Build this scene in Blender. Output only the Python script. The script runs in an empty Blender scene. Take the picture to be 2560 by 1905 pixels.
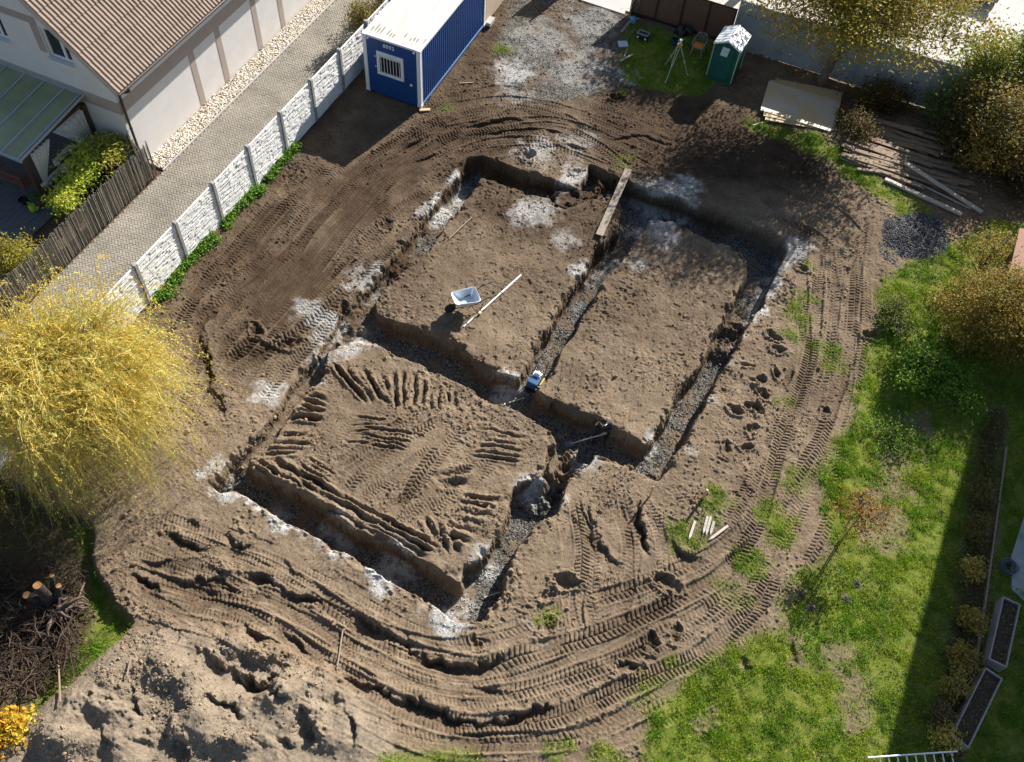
import bpy, bmesh, math, random
import numpy as np
from mathutils import Matrix, Vector
R = math.radians
scene = bpy.context.scene
COL = scene.collection
rng = np.random.default_rng(7)
random.seed(7)
PI = math.pi

# ------------------------------------------------------------------ camera
CAMH = 24.395; FPX = 2329.96; PITCH = R(55.471); ROLL = R(5.742)
_fw = np.array([0, math.cos(PITCH), -math.sin(PITCH)])
_up = np.array([0, math.sin(PITCH), math.cos(PITCH)])
_rt = np.array([1., 0, 0])
RT = math.cos(ROLL) * _rt + math.sin(ROLL) * _up
UP = -math.sin(ROLL) * _rt + math.cos(ROLL) * _up
FW = _fw
def G(px, py, z=0.0):
    """world ground point (height z) seen at a pixel of the 2560 x 1905 photograph"""
    d = FW * FPX + RT * (px - 1280) - UP * (py - 952.5)
    t = (z - CAMH) / d[2]
    return np.array([d[0] * t, d[1] * t])
def G3(px, py, z=0.0):
    g = G(px, py, z); return np.array([g[0], g[1], z])
cam = bpy.data.cameras.new('camera'); co = bpy.data.objects.new('camera', cam); COL.objects.link(co)
co.matrix_world = Matrix(((RT[0], UP[0], -FW[0], 0), (RT[1], UP[1], -FW[1], 0), (RT[2], UP[2], -FW[2], CAMH), (0, 0, 0, 1)))
cam.sensor_width = 36; cam.lens = 36 * FPX / 2560; cam.clip_end = 2000
scene.camera = co
# ------------------------------------------------------------------ light
SUN_AZ = R(57.3); SUN_EL = R(30.5)
sun = bpy.data.lights.new('sun', 'SUN'); so = bpy.data.objects.new('sun', sun); COL.objects.link(so)
sun.energy = 5.0; sun.angle = R(0.5); sun.color = (1.0, 0.94, 0.86)
sd = Vector((math.cos(SUN_AZ) * math.cos(SUN_EL), math.sin(SUN_AZ) * math.cos(SUN_EL), math.sin(SUN_EL)))
so.rotation_euler = sd.to_track_quat('Z', 'Y').to_euler()
w = bpy.data.worlds.new('World'); scene.world = w; w.use_nodes = True
nt = w.node_tree; sky = nt.nodes.new('ShaderNodeTexSky'); sky.sky_type = 'NISHITA'; sky.sun_disc = False
sky.sun_elevation = SUN_EL; sky.sun_rotation = PI / 2 - SUN_AZ
bg = nt.nodes['Background']; bg.inputs[1].default_value = 0.062
nt.links.new(sky.outputs[0], bg.inputs[0])
scene.view_settings.view_transform = 'Standard'; scene.view_settings.look = 'None'
scene.view_settings.exposure = 1.06; scene.view_settings.gamma = 1

# ------------------------------------------------------------------ mesh helpers
def rotz(a):
    c, s = math.cos(a), math.sin(a); return np.array([[c, -s, 0], [s, c, 0], [0, 0, 1.]])
def rotx(a):
    c, s = math.cos(a), math.sin(a); return np.array([[1., 0, 0], [0, c, -s], [0, s, c]])
def roty(a):
    c, s = math.cos(a), math.sin(a); return np.array([[c, 0, s], [0, 1., 0], [-s, 0, c]])
class MB:
    def __init__(s): s.v = []; s.f = []; s.m = []; s.n = 0
    def add(s, v, f, mi=0):
        v = np.asarray(v, float).reshape(-1, 3); s.v.append(v)
        s.f += [tuple(i + s.n for i in q) for q in f]; s.m += [mi] * len(f); s.n += len(v); return s
    def box(s, c, d, rot=None, mi=0, taper=1.0):
        h = np.asarray(d, float) / 2
        v = np.array([[x, y, z] for z in (-1, 1) for y in (-1, 1) for x in (-1, 1)], float) * h
        v[4:, :2] *= taper
        if rot is not None: v = v @ np.asarray(rot).T
        return s.add(v + np.asarray(c, float), [(0, 2, 3, 1), (4, 5, 7, 6), (0, 1, 5, 4), (2, 6, 7, 3), (0, 4, 6, 2), (1, 3, 7, 5)], mi)
    def beam(s, a, b, wd, ht, mi=0, up=(0, 0, 1)):
        a = np.asarray(a, float); b = np.asarray(b, float); x = b - a; L = np.linalg.norm(x); x /= L
        u = np.asarray(up, float); y = np.cross(u, x); y /= np.linalg.norm(y); z = np.cross(x, y)
        return s.box((a + b) / 2, (L, wd, ht), np.stack([x, y, z], 1), mi)
    def tube(s, pts, r, n=8, mi=0, caps=True):
        pts = np.asarray(pts, float); k = len(pts)
        r = np.full(k, r) if np.isscalar(r) else np.asarray(r, float)
        t = np.gradient(pts, axis=0); t /= np.linalg.norm(t, axis=1)[:, None] + 1e-12
        ref = np.array([0, 0, 1.]) if abs(t[0][2]) < 0.9 else np.array([1., 0, 0])
        V = []
        a = np.arange(n) * 2 * PI / n
        for i in range(k):
            x = np.cross(ref, t[i]); x /= np.linalg.norm(x) + 1e-12; y = np.cross(t[i], x); ref = np.cross(x, t[i]) * -1 if False else ref
            if abs(np.dot(ref, t[i])) > 0.97: ref = y
            V.append(pts[i] + r[i] * (np.cos(a)[:, None] * x + np.sin(a)[:, None] * y))
        F = [(i * n + j, i * n + (j + 1) % n, (i + 1) * n + (j + 1) % n, (i + 1) * n + j) for i in range(k - 1) for j in range(n)]
        if caps: F += [tuple(range(n))[::-1], tuple(range((k - 1) * n, k * n))]
        return s.add(np.concatenate(V), F, mi)
    def prism(s, poly, z0, z1, mi=0):
        k = len(poly); v = [(x, y, z0) for x, y in poly] + [(x, y, z1) for x, y in poly]
        return s.add(v, [tuple(range(k))[::-1], tuple(range(k, 2 * k))] + [(i, (i + 1) % k, k + (i + 1) % k, k + i) for i in range(k)], mi)
    def extr(s, pts, vec, mi=0):
        k = len(pts); p = np.asarray(pts, float); v = np.concatenate([p, p + np.asarray(vec, float)])
        return s.add(v, [tuple(range(k))[::-1], tuple(range(k, 2 * k))] + [(i, (i + 1) % k, k + (i + 1) % k, k + i) for i in range(k)], mi)
    def lathe(s, prof, n=16, c=(0, 0, 0), mi=0, rot=None):
        a = np.arange(n) * 2 * PI / n; V = []
        for r, z in prof: V.append(np.stack([r * np.cos(a), r * np.sin(a), np.full(n, z)], 1))
        V = np.concatenate(V)
        if rot is not None: V = V @ np.asarray(rot).T
        k = len(prof)
        F = [(i * n + j, i * n + (j + 1) % n, (i + 1) * n + (j + 1) % n, (i + 1) * n + j) for i in range(k - 1) for j in range(n)]
        F += [tuple(range(n))[::-1], tuple(range((k - 1) * n, k * n))]
        return s.add(V + np.asarray(c, float), F, mi)
    def quad(s, a, b, c, d, mi=0): return s.add([a, b, c, d], [(0, 1, 2, 3)], mi)
    def build(s, name, mat, parent=None, smooth=False, bevel=0, loc=None):
        me = bpy.data.meshes.new(name)
        me.from_pydata(np.concatenate(s.v).tolist(), [], s.f)
        for m in (mat if isinstance(mat, (list, tuple)) else [mat]): me.materials.append(m)
        if max(s.m) > 0: me.polygons.foreach_set('material_index', s.m)
        if smooth: me.polygons.foreach_set('use_smooth', [True] * len(me.polygons))
        me.update()
        o = bpy.data.objects.new(name, me); COL.objects.link(o)
        if parent is not None: o.parent = parent
        if loc is not None: o.location = loc
        if bevel:
            b = o.modifiers.new('bevel', 'BEVEL'); b.width = bevel; b.segments = 2; b.limit_method = 'ANGLE'
        return o
def np_mesh(name, verts, faces, mat, parent=None, smooth=False, col=None, extra=None):
    """big mesh from arrays: faces (n,3|4)"""
    me = bpy.data.meshes.new(name); nv, (nf, k) = len(verts), faces.shape
    me.vertices.add(nv); me.vertices.foreach_set('co', np.ascontiguousarray(verts, np.float32).ravel())
    me.loops.add(nf * k); me.loops.foreach_set('vertex_index', np.ascontiguousarray(faces, np.int32).ravel())
    me.polygons.add(nf); me.polygons.foreach_set('loop_start', np.arange(nf, dtype=np.int32) * k)
    me.polygons.foreach_set('use_smooth', np.full(nf, smooth))
    for an, arr in ([('col', col)] if col is not None else []) + list((extra or {}).items()):
        a = me.attributes.new(an, 'FLOAT_COLOR', 'POINT')
        c = np.ones((nv, 4), np.float32); c[:, :arr.shape[1]] = arr
        a.data.foreach_set('color', c.ravel())
    for m in (mat if isinstance(mat, (list, tuple)) else [mat]): me.materials.append(m)
    me.update(calc_edges=True)
    o = bpy.data.objects.new(name, me); COL.objects.link(o)
    if parent is not None: o.parent = parent
    return o
def tag(o, label, cat=None, group=None, kind=None):
    if label: o['label'] = label
    if cat: o['category'] = cat
    if group: o['group'] = group
    if kind: o['kind'] = kind
    return o
def thing(name, label, cat, loc=(0, 0, 0), rz=0.0, group=None):
    o = bpy.data.objects.new(name, None); COL.objects.link(o); o.empty_display_size = 0.1
    o.location = [float(q) for q in loc]; o.rotation_euler = (0, 0, rz)
    return tag(o, label, cat, group)
def dup(root, loc, rz=None, label=None, rot=None):
    r = root.copy(); COL.objects.link(r); r.location = [float(q) for q in loc]
    if rz is not None: r.rotation_euler = (0, 0, rz)
    if rot is not None: r.rotation_euler = rot
    if label: r['label'] = label
    for ch in list(root.children):
        c = ch.copy(); COL.objects.link(c); c.parent = r
        for g in ch.children:
            d = g.copy(); COL.objects.link(d); d.parent = c
    return r

# ------------------------------------------------------------------ materials
def newmat(name):
    m = bpy.data.materials.new(name); m.use_nodes = True
    return m, m.node_tree.nodes, m.node_tree.links, m.node_tree.nodes['Principled BSDF']
def rgba(c): return (c[0], c[1], c[2], 1)
def mat(name, c, rough=0.6, metal=0.0, c2=None, scale=6.0, bump=0.0, bscale=None, stretch=(1, 1, 1), spec=None, detail=5, lo=.35, hi=.65):
    m, N, L, b = newmat(name)
    b.inputs['Base Color'].default_value = rgba(c); b.inputs['Roughness'].default_value = rough; b.inputs['Metallic'].default_value = metal
    if spec is not None: b.inputs['Specular IOR Level'].default_value = spec
    tc = N.new('ShaderNodeTexCoord'); mp = N.new('ShaderNodeMapping'); mp.inputs['Scale'].default_value = stretch
    L.new(tc.outputs['Object'], mp.inputs[0])
    if c2 is not None:
        n = N.new('ShaderNodeTexNoise'); n.inputs['Scale'].default_value = scale; n.inputs['Detail'].default_value = detail; n.inputs['Roughness'].default_value = .65
        L.new(mp.outputs[0], n.inputs[0])
        mr = N.new('ShaderNodeMapRange'); mr.inputs[1].default_value = lo; mr.inputs[2].default_value = hi; L.new(n.outputs[0], mr.inputs[0])
        mx = N.new('ShaderNodeMix'); mx.data_type = 'RGBA'; mx.inputs[6].default_value = rgba(c); mx.inputs[7].default_value = rgba(c2)
        L.new(mr.outputs[0], mx.inputs[0]); L.new(mx.outputs[2], b.inputs['Base Color'])
    if bump:
        n2 = N.new('ShaderNodeTexNoise'); n2.inputs['Scale'].default_value = bscale or scale * 4; n2.inputs['Detail'].default_value = 6
        L.new(mp.outputs[0], n2.inputs[0])
        bp = N.new('ShaderNodeBump'); bp.inputs['Strength'].default_value = 1; bp.inputs['Distance'].default_value = bump
        L.new(n2.outputs[0], bp.inputs['Height']); L.new(bp.outputs[0], b.inputs['Normal'])
    return m
def leafmat(name, trans=0.35, rough=0.55):
    m, N, L, b = newmat(name)
    a = N.new('ShaderNodeAttribute'); a.attribute_name = 'col'
    L.new(a.outputs['Color'], b.inputs['Base Color']); b.inputs['Roughness'].default_value = rough; b.inputs['Specular IOR Level'].default_value = .15
    t = N.new('ShaderNodeBsdfTranslucent'); L.new(a.outputs['Color'], t.inputs[0])
    mx = N.new('ShaderNodeMixShader'); mx.inputs[0].default_value = trans
    L.new(b.outputs[0], mx.inputs[1]); L.new(t.outputs[0], mx.inputs[2])
    L.new(mx.outputs[0], N['Material Output'].inputs[0])
    return m
M_leaf = leafmat('leaf'); M_grass = leafmat('grass_blade', .3)
M_vcol = leafmat('stone_colour', 0.0, .85)
M_bark = mat('bark', (.085, .065, .05), .9, c2=(.17, .14, .11), scale=9, bump=.02, stretch=(1, 1, .3))
M_wood_new = mat('fresh_wood', (.58, .45, .28), .7, c2=(.46, .33, .19), scale=5, stretch=(1, 8, 8))
M_wood_grey = mat('weathered_wood', (.34, .27, .195), .8, c2=(.20, .155, .115), scale=4, stretch=(1, 9, 9), bump=.004)
M_wood_pale = mat('pale_wood', (.56, .51, .45), .75, c2=(.40, .35, .29), scale=4, stretch=(1, 9, 9))
M_dark = mat('black_plastic', (.015, .015, .017), .45)
M_white = mat('white_paint', (.80, .80, .78), .45, c2=(.66, .66, .64), scale=3)
M_steel = mat('galvanised_steel', (.55, .57, .6), .35, .85, c2=(.42, .44, .47), scale=8)
M_alu = mat('aluminium', (.72, .74, .77), .35, .8)
M_glass = mat('dark_glass', (.02, .025, .03), .06)
# ================================================================== TERRAIN
TA = R(-23.42); CU, SU = math.cos(TA), math.sin(TA)
def toUV(p): p = np.asarray(p, float); return np.stack([p[..., 0] * CU + p[..., 1] * SU, -p[..., 0] * SU + p[..., 1] * CU], -1)
def toXY(q): q = np.asarray(q, float); return np.stack([q[..., 0] * CU - q[..., 1] * SU, q[..., 0] * SU + q[..., 1] * CU], -1)
def PX(l, z=0.0): return toUV(np.array([G(a, b, z) for a, b in l]))
DU = 0.021
U0, U1, V0, V1 = -19.7, 11.5, -1.5, 38.0
us = np.arange(U0, U1, DU); vs = np.arange(V0, V1, DU); NU, NV = len(us), len(vs)
UU, VV = np.meshgrid(us, vs)           # shape NV,NU
def vnoise(u, v, seed, per=256):
    r = np.random.default_rng(seed).random((per, per)).astype(np.float32)
    iu = np.floor(u).astype(np.int32); iv = np.floor(v).astype(np.int32)
    fu = (u - iu).astype(np.float32); fv = (v - iv).astype(np.float32)
    fu = fu * fu * fu * (fu * (fu * 6 - 15) + 10); fv = fv * fv * fv * (fv * (fv * 6 - 15) + 10)
    a, b, c, d = iu % per, (iu + 1) % per, iv % per, (iv + 1) % per
    return (r[c, a] * (1 - fu) + r[c, b] * fu) * (1 - fv) + (r[d, a] * (1 - fu) + r[d, b] * fu) * fv - .5
def fbm(sc, oct, seed, su=1.0, sv=1.0, gain=.5, ridged=False, u=None, v=None):
    u = UU if u is None else u; v = VV if v is None else v
    o = 0; a = 1.0; f = 1.0 / sc
    for i in range(oct):
        n = vnoise(u * f * su + 31.7 * i + 1000, v * f * sv + 17.3 * i + 1000, seed + i)
        if ridged: n = .5 - 2 * np.abs(n)
        o = o + a * n; a *= gain; f *= 2.03
    return o
def blur(a, r):
    k = np.exp(-0.5 * (np.arange(-3 * r, 3 * r + 1) / max(r, .1)) ** 2); k /= k.sum()
    h = len(k) // 2
    for ax in (0, 1):
        p = np.pad(a, [(h, h) if i == ax else (0, 0) for i in (0, 1)], mode='edge'); o = np.zeros_like(a)
        for i, q in enumerate(k): o += q * (p[i:i + a.shape[0], :] if ax == 0 else p[:, i:i + a.shape[1]])
        a = o
    return a
w1 = fbm(.9, 4, 11) * .16; w2 = fbm(.9, 4, 51) * .16      # edge wobble
def inpoly(P, warp=1.0):
    m = np.zeros((NV, NU), bool)
    lo = P.min(0) - .4; hi = P.max(0) + .4
    i0, i1 = np.searchsorted(us, [lo[0], hi[0]]); j0, j1 = np.searchsorted(vs, [lo[1], hi[1]])
    if i1 <= i0 or j1 <= j0: return m
    x = UU[j0:j1, i0:i1] + warp * w1[j0:j1, i0:i1]; y = VV[j0:j1, i0:i1] + warp * w2[j0:j1, i0:i1]
    s = np.zeros(x.shape, bool); k = len(P)
    for i in range(k):
        (xa, ya), (xb, yb) = P[i], P[(i + 1) % k]
        if ya == yb: continue
        s ^= ((ya > y) != (yb > y)) & (x < (xb - xa) * (y - ya) / (yb - ya) + xa)
    m[j0:j1, i0:i1] = s
    return m
def spline(P, step=.25):
    P = np.asarray(P, float)
    if len(P) < 3: 
        n = max(2, int(np.linalg.norm(P[1] - P[0]) / step)); return P[0] + (P[1] - P[0]) * np.linspace(0, 1, n)[:, None]
    Q = np.vstack([2 * P[0] - P[1], P, 2 * P[-1] - P[-2]]); out = []
    for i in range(1, len(Q) - 2):
        n = max(2, int(np.linalg.norm(Q[i + 1] - Q[i]) / step)); t = np.linspace(0, 1, n, endpoint=False)[:, None]
        a, b, c, d = Q[i - 1], Q[i], Q[i + 1], Q[i + 2]
        out.append(.5 * (2 * b + (c - a) * t + (2 * a - 5 * b + 4 * c - d) * t ** 2 + (3 * b - a - 3 * c + d) * t ** 3))
    return np.vstack(out + [P[-1:]])
def path(P, hw):
    """returns slices, along s, signed across d (nan outside hw), total length"""
    P = spline(P); lo = P.min(0) - hw; hi = P.max(0) + hw
    i0, i1 = np.searchsorted(us, [lo[0], hi[0]]); j0, j1 = np.searchsorted(vs, [lo[1], hi[1]])
    sl = (slice(j0, j1), slice(i0, i1)); x = UU[sl]; y = VV[sl]
    S = np.zeros(x.shape); D = np.full(x.shape, 1e3); s0 = 0
    for a, b in zip(P[:-1], P[1:]):
        t = b - a; L = np.linalg.norm(t)
        if L < 1e-6: continue
        t /= L
        ii0, ii1 = np.searchsorted(us[i0:i1], [min(a[0], b[0]) - hw, max(a[0], b[0]) + hw])
        jj0, jj1 = np.searchsorted(vs[j0:j1], [min(a[1], b[1]) - hw, max(a[1], b[1]) + hw])
        q = (slice(jj0, jj1), slice(ii0, ii1)); dx = x[q] - a[0]; dy = y[q] - a[1]
        al = np.clip(dx * t[0] + dy * t[1], 0, L); cr = t[0] * dy - t[1] * dx
        ds = np.hypot(dx - al * t[0], dy - al * t[1]); sg = np.where(cr < 0, -ds, ds)
        bt = ds < np.abs(D[q])
        D[q] = np.where(bt, sg, D[q]); S[q] = np.where(bt, s0 + al, S[q]); s0 += L
    return sl, S, D, s0
Zh = np.zeros((NV, NU)); wet = np.zeros((NV, NU)); smooth_zone = np.zeros((NV, NU))
def sstep(a, b, x): t = np.clip((x - a) / (b - a), 0, 1); return t * t * (3 - 2 * t)
lugs = np.zeros((NV, NU)); ruts = np.zeros((NV, NU))
def tread(pl, wd=.5, dep=.05, amp=.04, per=.21, flip=1, z=0.0, px=True, lo_=.4):
    wd *= .82; amp *= .74; per *= .84
    P = PX(pl) if px else pl
    sl, S, D, L = path(P, wd * .9)
    d = np.abs(D) / (wd / 2); end = sstep(0, .6, S) * sstep(0, .6, L - S)
    wob = .75 + 1.0 * fbm(1.3, 2, int(abs(P[0][0]) * 97) % 999, u=UU[sl], v=VV[sl])
    body = sstep(1.12, .9, d)
    ruts[sl] += end * (-dep * body + .45 * dep * np.exp(-((d - 1.25) / .16) ** 2)) * wob
    ph = S / per + .5 * fbm(.8, 2, 88, u=UU[sl], v=VV[sl]) + flip * .8 * np.abs(D) / (wd / 2) * .6 + .5 * (D > 0)
    fr = np.abs((ph % 1) - .5) * 2
    lug = sstep(.12, .40, fr) * sstep(.03, .10, d)
    lugs[sl] = np.maximum(lugs[sl] * (1 - body * end), lug * body * end * amp * np.clip(1.0 + 3.2 * fbm(.9, 3, int(abs(P[-1][1]) * 91) % 997, u=UU[sl], v=VV[sl]), lo_, 1.5))
    smooth_zone[sl] = np.maximum(smooth_zone[sl], body * end * .8)
SUV = toUV(np.array([.5, .866]))
def groove(pl, w=.12, dep=.18, berm=.5, side=0, px=True, fade=.4, sharp=2, scarp=0.0):
    P = PX(pl) if px else pl
    sl, S, D, L = path(P, w * 5 + .3)
    x = UU[sl]; y = VV[sl]; k_ = abs(int(P[0][0] * 131 + P[0][1] * 57)) % 700
    Dn = D + fbm(.5, 4, 77, u=x, v=y, gain=.6) * w * 1.5
    ww = w * np.clip(1 + 1.5 * fbm(.7, 2, k_, u=x, v=y), .35, 1.9)
    end = sstep(0, fade, S) * sstep(0, fade, L - S) * np.clip(.95 + 1.3 * fbm(.8, 3, k_ + 1, u=x, v=y), .15, 1.5)
    if scarp:
        t = P[-1] - P[0]; t = t / (np.linalg.norm(t) + 1e-9); sg = 1 if (-t[1] * SUV[0] + t[0] * SUV[1]) > 0 else -1
        q = Dn * sg
        g = -dep * np.exp(-(np.maximum(-q, 0) / (ww * 1.7)) ** 1.6) * (1 - sstep(.0, .055, q)) + .28 * dep * np.exp(-((q - w * .8) / (w * .9)) ** 2)
    else:
        g = -dep * np.exp(-(np.abs(Dn) / ww) ** sharp) + berm * dep * np.exp(-((np.abs(Dn) - 2.0 * w) / (w * .9)) ** 2)
    ruts[sl] += g * end
def pit(c, r, dep=.15, z=0):
    c = PX([c])[0]; r = r * 1.05
    i0, i1 = np.searchsorted(us, [c[0] - 3 * r, c[0] + 3 * r]); j0, j1 = np.searchsorted(vs, [c[1] - 3 * r, c[1] + 3 * r]); sl = (slice(j0, j1), slice(i0, i1))
    th = c[0] * 7; x = UU[sl] - c[0] + w1[sl] * 1.3; y = VV[sl] - c[1] + w2[sl] * 1.3; x, y = x * math.cos(th) - y * math.sin(th), x * math.sin(th) + y * math.cos(th); d = np.hypot(x * .75, y * 1.25) / r + .9 * fbm(.16, 3, 33, u=UU[sl], v=VV[sl])
    d = np.clip(d, 0, None); ruts[sl] += -.6 * dep * np.exp(-(d ** 2)) + .3 * dep * np.exp(-((d - 1.6) / .35) ** 2)
def blob(px, py, r, z=0.0):
    """soft round mask, r in photo pixels"""
    c = PX([(px, py)], z)[0]; e = PX([(px + r, py)], z)[0]; rr = max(.08, np.hypot(*(e - c)))
    o = np.zeros((NV, NU), np.float32); i0, i1 = np.searchsorted(us, [c[0] - 2.5 * rr, c[0] + 2.5 * rr]); j0, j1 = np.searchsorted(vs, [c[1] - 2.5 * rr, c[1] + 2.5 * rr])
    if i1 <= i0 or j1 <= j0: return o
    sl = (slice(j0, j1), slice(i0, i1)); d = np.hypot(UU[sl] - c[0] + 2 * w1[sl], VV[sl] - c[1] + 2 * w2[sl]) / rr
    o[sl] = sstep(1.5, .35, d + .9 * fbm(.3, 3, 9, u=UU[sl], v=VV[sl])); return o
def smask(P, soft=6, warp=1.0): return blur(inpoly(PX(P), warp).astype(np.float32), soft)

# ---------------- trenches (pixel outlines of the top edges in the photograph)
OUT = [(1168,397),(1200,391),(1326,435),(1433,470),(1447,476),(1463,440),(1471,411),(1544,448),(1641,485),(1705,503),(1800,538),(1900,570),(1955,597),(1964,622),(1900,757),(1831,884),(1764,997),(1717,1088),(1651,1202),(1626,1189),(1594,1180),(1578,1161),(1547,1157),(1515,1135),(1493,1126),(1465,1161),(1427,1186),(1417,1202),(1402,1224),(1389,1284),(1348,1306),(1295,1366),(1263,1445),(1250,1489),(1227,1511),(1205,1555),(1142,1553),(1095,1517),(1041,1483),(978,1451),(884,1391),(852,1375),(751,1325),(695,1293),(632,1252),(590,1226),(552,1233),(520,1212),(583,1150),(646,1088),(739,953),(821,849),(838,800),(909,732),(947,698),(978,657),(1041,575),(1092,505),(1120,470),(1152,430)]
PAD1 = [(1199,448),(1300,476),(1377,498),(1408,522),(1450,505),(1484,489),(1531,493),(1559,515),(1544,568),(1503,606),(1481,631),(1471,669),(1440,707),(1405,757),(1370,820),(1345,858),(1320,909),(1288,953),(1270,938),(1253,934),(1200,915),(1142,861),(1041,824),(934,789),(932,755),(972,707),(1010,682),(1046,650),(1082,606),(1120,545),(1167,490)]
PAD2 = [(1619,549),(1641,540),(1679,553),(1736,578),(1799,603),(1856,628),(1875,647),(1865,685),(1837,757),(1799,814),(1764,884),(1736,931),(1704,975),(1667,1035),(1651,1066),(1622,1117),(1534,1072),(1493,1044),(1427,1019),(1342,978),(1336,969),(1377,928),(1402,877),(1440,820),(1471,764),(1509,697),(1547,657),(1591,584)]
PAD3 = [(821,874),(896,833),(947,858),(1007,893),(1092,931),(1155,959),(1224,997),(1298,1022),(1351,1057),(1377,1072),(1389,1104),(1370,1120),(1361,1176),(1300,1215),(1284,1224),(1278,1281),(1253,1334),(1231,1356),(1199,1407),(1165,1415),(1155,1464),(1120,1445),(988,1370),(871,1316),(751,1232),(704,1214),(616,1167),(641,1142),(688,1098),(739,1010),(764,978),(808,940)]
w1, w2, w1s, w2s = blur(fbm(.9, 3, 11) * .11, 2) + .010 * np.round(fbm(.5, 2, 15) * 8), blur(fbm(.9, 3, 51) * .11, 2) + .010 * np.round(fbm(.5, 2, 55) * 8), w1, w2
hole = inpoly(PX(OUT)) & ~(inpoly(PX(PAD1)) | inpoly(PX(PAD2)) | inpoly(PX(PAD3)))
w1, w2 = w1s, w2s
TD = 0.86
tm = sstep(.12, .88, blur(hole.astype(np.float32), 2.9))
near_edge = blur(hole.astype(np.float32), 12)
depth = TD * np.ones((NV, NU))
# rubble that has fallen back into the trenches
for (px, py, r, h_) in [(1440,520,55,.55),(1400,535,40,.5),(1480,515,40,.62),(1815,805,42,.33),(1800,860,36,.28),(1400,1190,36,.50),(1385,1150,30,.45),(1365,1215,36,.45),(1330,1235,36,.35),(1440,1165,42,.42),(1300,955,42,.22),(870,800,40,.2),(800,880,45,.22),(1610,1170,34,.25),(540,1195,45,.25),(1460,690,26,.2),(1010,670,34,.28)]:
    depth -= h_ * blob(px, py, r, -.5)
sl, S, D, L = path(PX([(1120,470),(1060,580),(985,690),(900,770),(800,890),(700,1000),(600,1110),(530,1200)]), 1.1); depth[sl] -= .34 * sstep(1.0, .6, np.abs(D)) * sstep(0, .9, S) * sstep(0, 1.0, L - S)
depth = np.clip(depth + fbm(1.2, 3, 200) * .12, .06, None)

# ---------------- flat neighbours (drive, house, yard)
FA = R(69.863); FO = np.array([-12.0518, 18.4217]); FU = np.array([math.cos(FA), math.sin(FA)]); FN = np.array([-FU[1], FU[0]])
WA = R(-19.5); WU = np.array([math.cos(WA), math.sin(WA)]); WN = np.array([-WU[1], WU[0]]); WO = np.array([7.85, 35.42])
XX = UU * CU - VV * SU; YY = UU * SU + VV * CU
dF = (XX - FO[0]) * FN[0] + (YY - FO[1]) * FN[1]      # >0 beyond white fence
dW = (XX - WO[0]) * WN[0] + (YY - WO[1]) * WN[1]      # >0 beyond the grey wall
flat = np.maximum(sstep(-.05, .12, dF), sstep(-.15, .1, dW))

# ---------------- grass masks
LAWN = [(2207,700),(2200,811),(2175,868),(2153,921),(2137,984),(2131,987),(2128,1072),(2081,1135),(2049,1180),(2068,1271),(2062,1318),(2087,1350),(2081,1397),(2002,1444),(1986,1442),(1964,1505),(1936,1587),(1891,1590),(1860,1625),(1783,1643),(1736,1700),(1673,1741),(1619,1779),(1619,1858),(1625,1905),(1600,2100),(2900,2100),(2900,560),(2500,560),(2300,640)]
grass = smask(LAWN, 7, 2.5)
LOW = [(227,1303),(222,1381),(252,1460),(268,1486),(322,1571),(284,1606),(173,1719),(104,1773),(0,1870),(-600,2000),(-900,1300),(-100,1150),(100,1250)]
low = smask(LOW, 3, 1.2)
grass = np.maximum(grass, low * np.maximum(.95 * smask([(222,1300),(150,1300),(210,1420),(215,1500),(225,1560),(180,1640),(90,1730),(20,1790),(0,1900),(120,1800),(200,1740),(300,1640),(345,1571),(262,1450)], 6, 1.5), .12))
grass = np.maximum(grass, smask([(1575,60),(1550,151),(1558,195),(1607,221),(1736,240),(1790,215),(1780,120),(1790,90),(1720,95)], 5, 1.5) * .95)
grass = np.maximum(grass, smask([(1860,284),(1900,300),(2060,345),(2140,400),(2207,457),(2300,500),(2340,540),(2250,545),(2150,470),(2060,400),(1960,350),(1870,320)], 8, 2) * .8)
grass = np.maximum(grass, smask([(940,1890),(1050,1880),(1200,1880),(1210,1990),(930,1990)], 6, 2) * .8)
grass = np.maximum(grass, smask([(1470,1870),(1520,1850),(1580,1895),(1600,1990),(1460,1990)], 6, 2) * .8)
for (px, py, r, s) in [(1945,1312,42,.9),(1879,1413,36,.8),(1995,1200,38,.5),(2017,748,26,.6),(1990,783,30,.6),(1985,830,26,.5),(2062,874,36,.55),(2085,905,26,.5),(1389,1873,30,.6),(1720,1337,50,.55),(1793,1255,44,.55),(1700,1320,40,.5),(1380,1545,28,.5),(1820,975+500,40,.3),(1262,115,22,.5),(1345,600,5,.4),(1560,230,14,.5),(2020,665,18,.5),(1690,1670,40,.35),(1620,1730,40,.4),(1850,1800-300,36,.35),(1560,400,30,.25),(1120,690-420,20,.3),(1960,1010,22,.3)]:
    grass = np.maximum(grass, blob(px, py, r) * s)
bare = np.zeros_like(grass)
for (px, py, r) in [(2200,1300,60),(2230,1230,55),(2180,1340,45),(2240,1140,45),(2090,1650,50),(2150,1720,40),(2130,1800,45),(1990,1470+20,30),(1760,1790,25),(2290,1060,40),(1962,1565,20),(1972,1600,20),(1985,1630,20),(1998,1660,20),(1853,1630,18),(1862,1672,18),(1330,1880,16)]: bare = np.maximum(bare, blob(px, py, r))
bedm = smask([(2455,1020),(2430,1200),(2395,1480),(2360,1680),(2325,1905),(2395,1930),(2440,1700),(2470,1480),(2500,1250),(2520,1020)], 5, 1.5)
grass = grass * (1 - .75 * bare) * (1 - .88 * bedm)
grass = np.clip(grass * (1 - flat), 0, 1)

# ---------------- relief
Zh += fbm(5., 3, 300) * .16 + fbm(1.6, 3, 320) * .09
padm = inpoly(PX(PAD1)) | inpoly(PX(PAD2))
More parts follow.
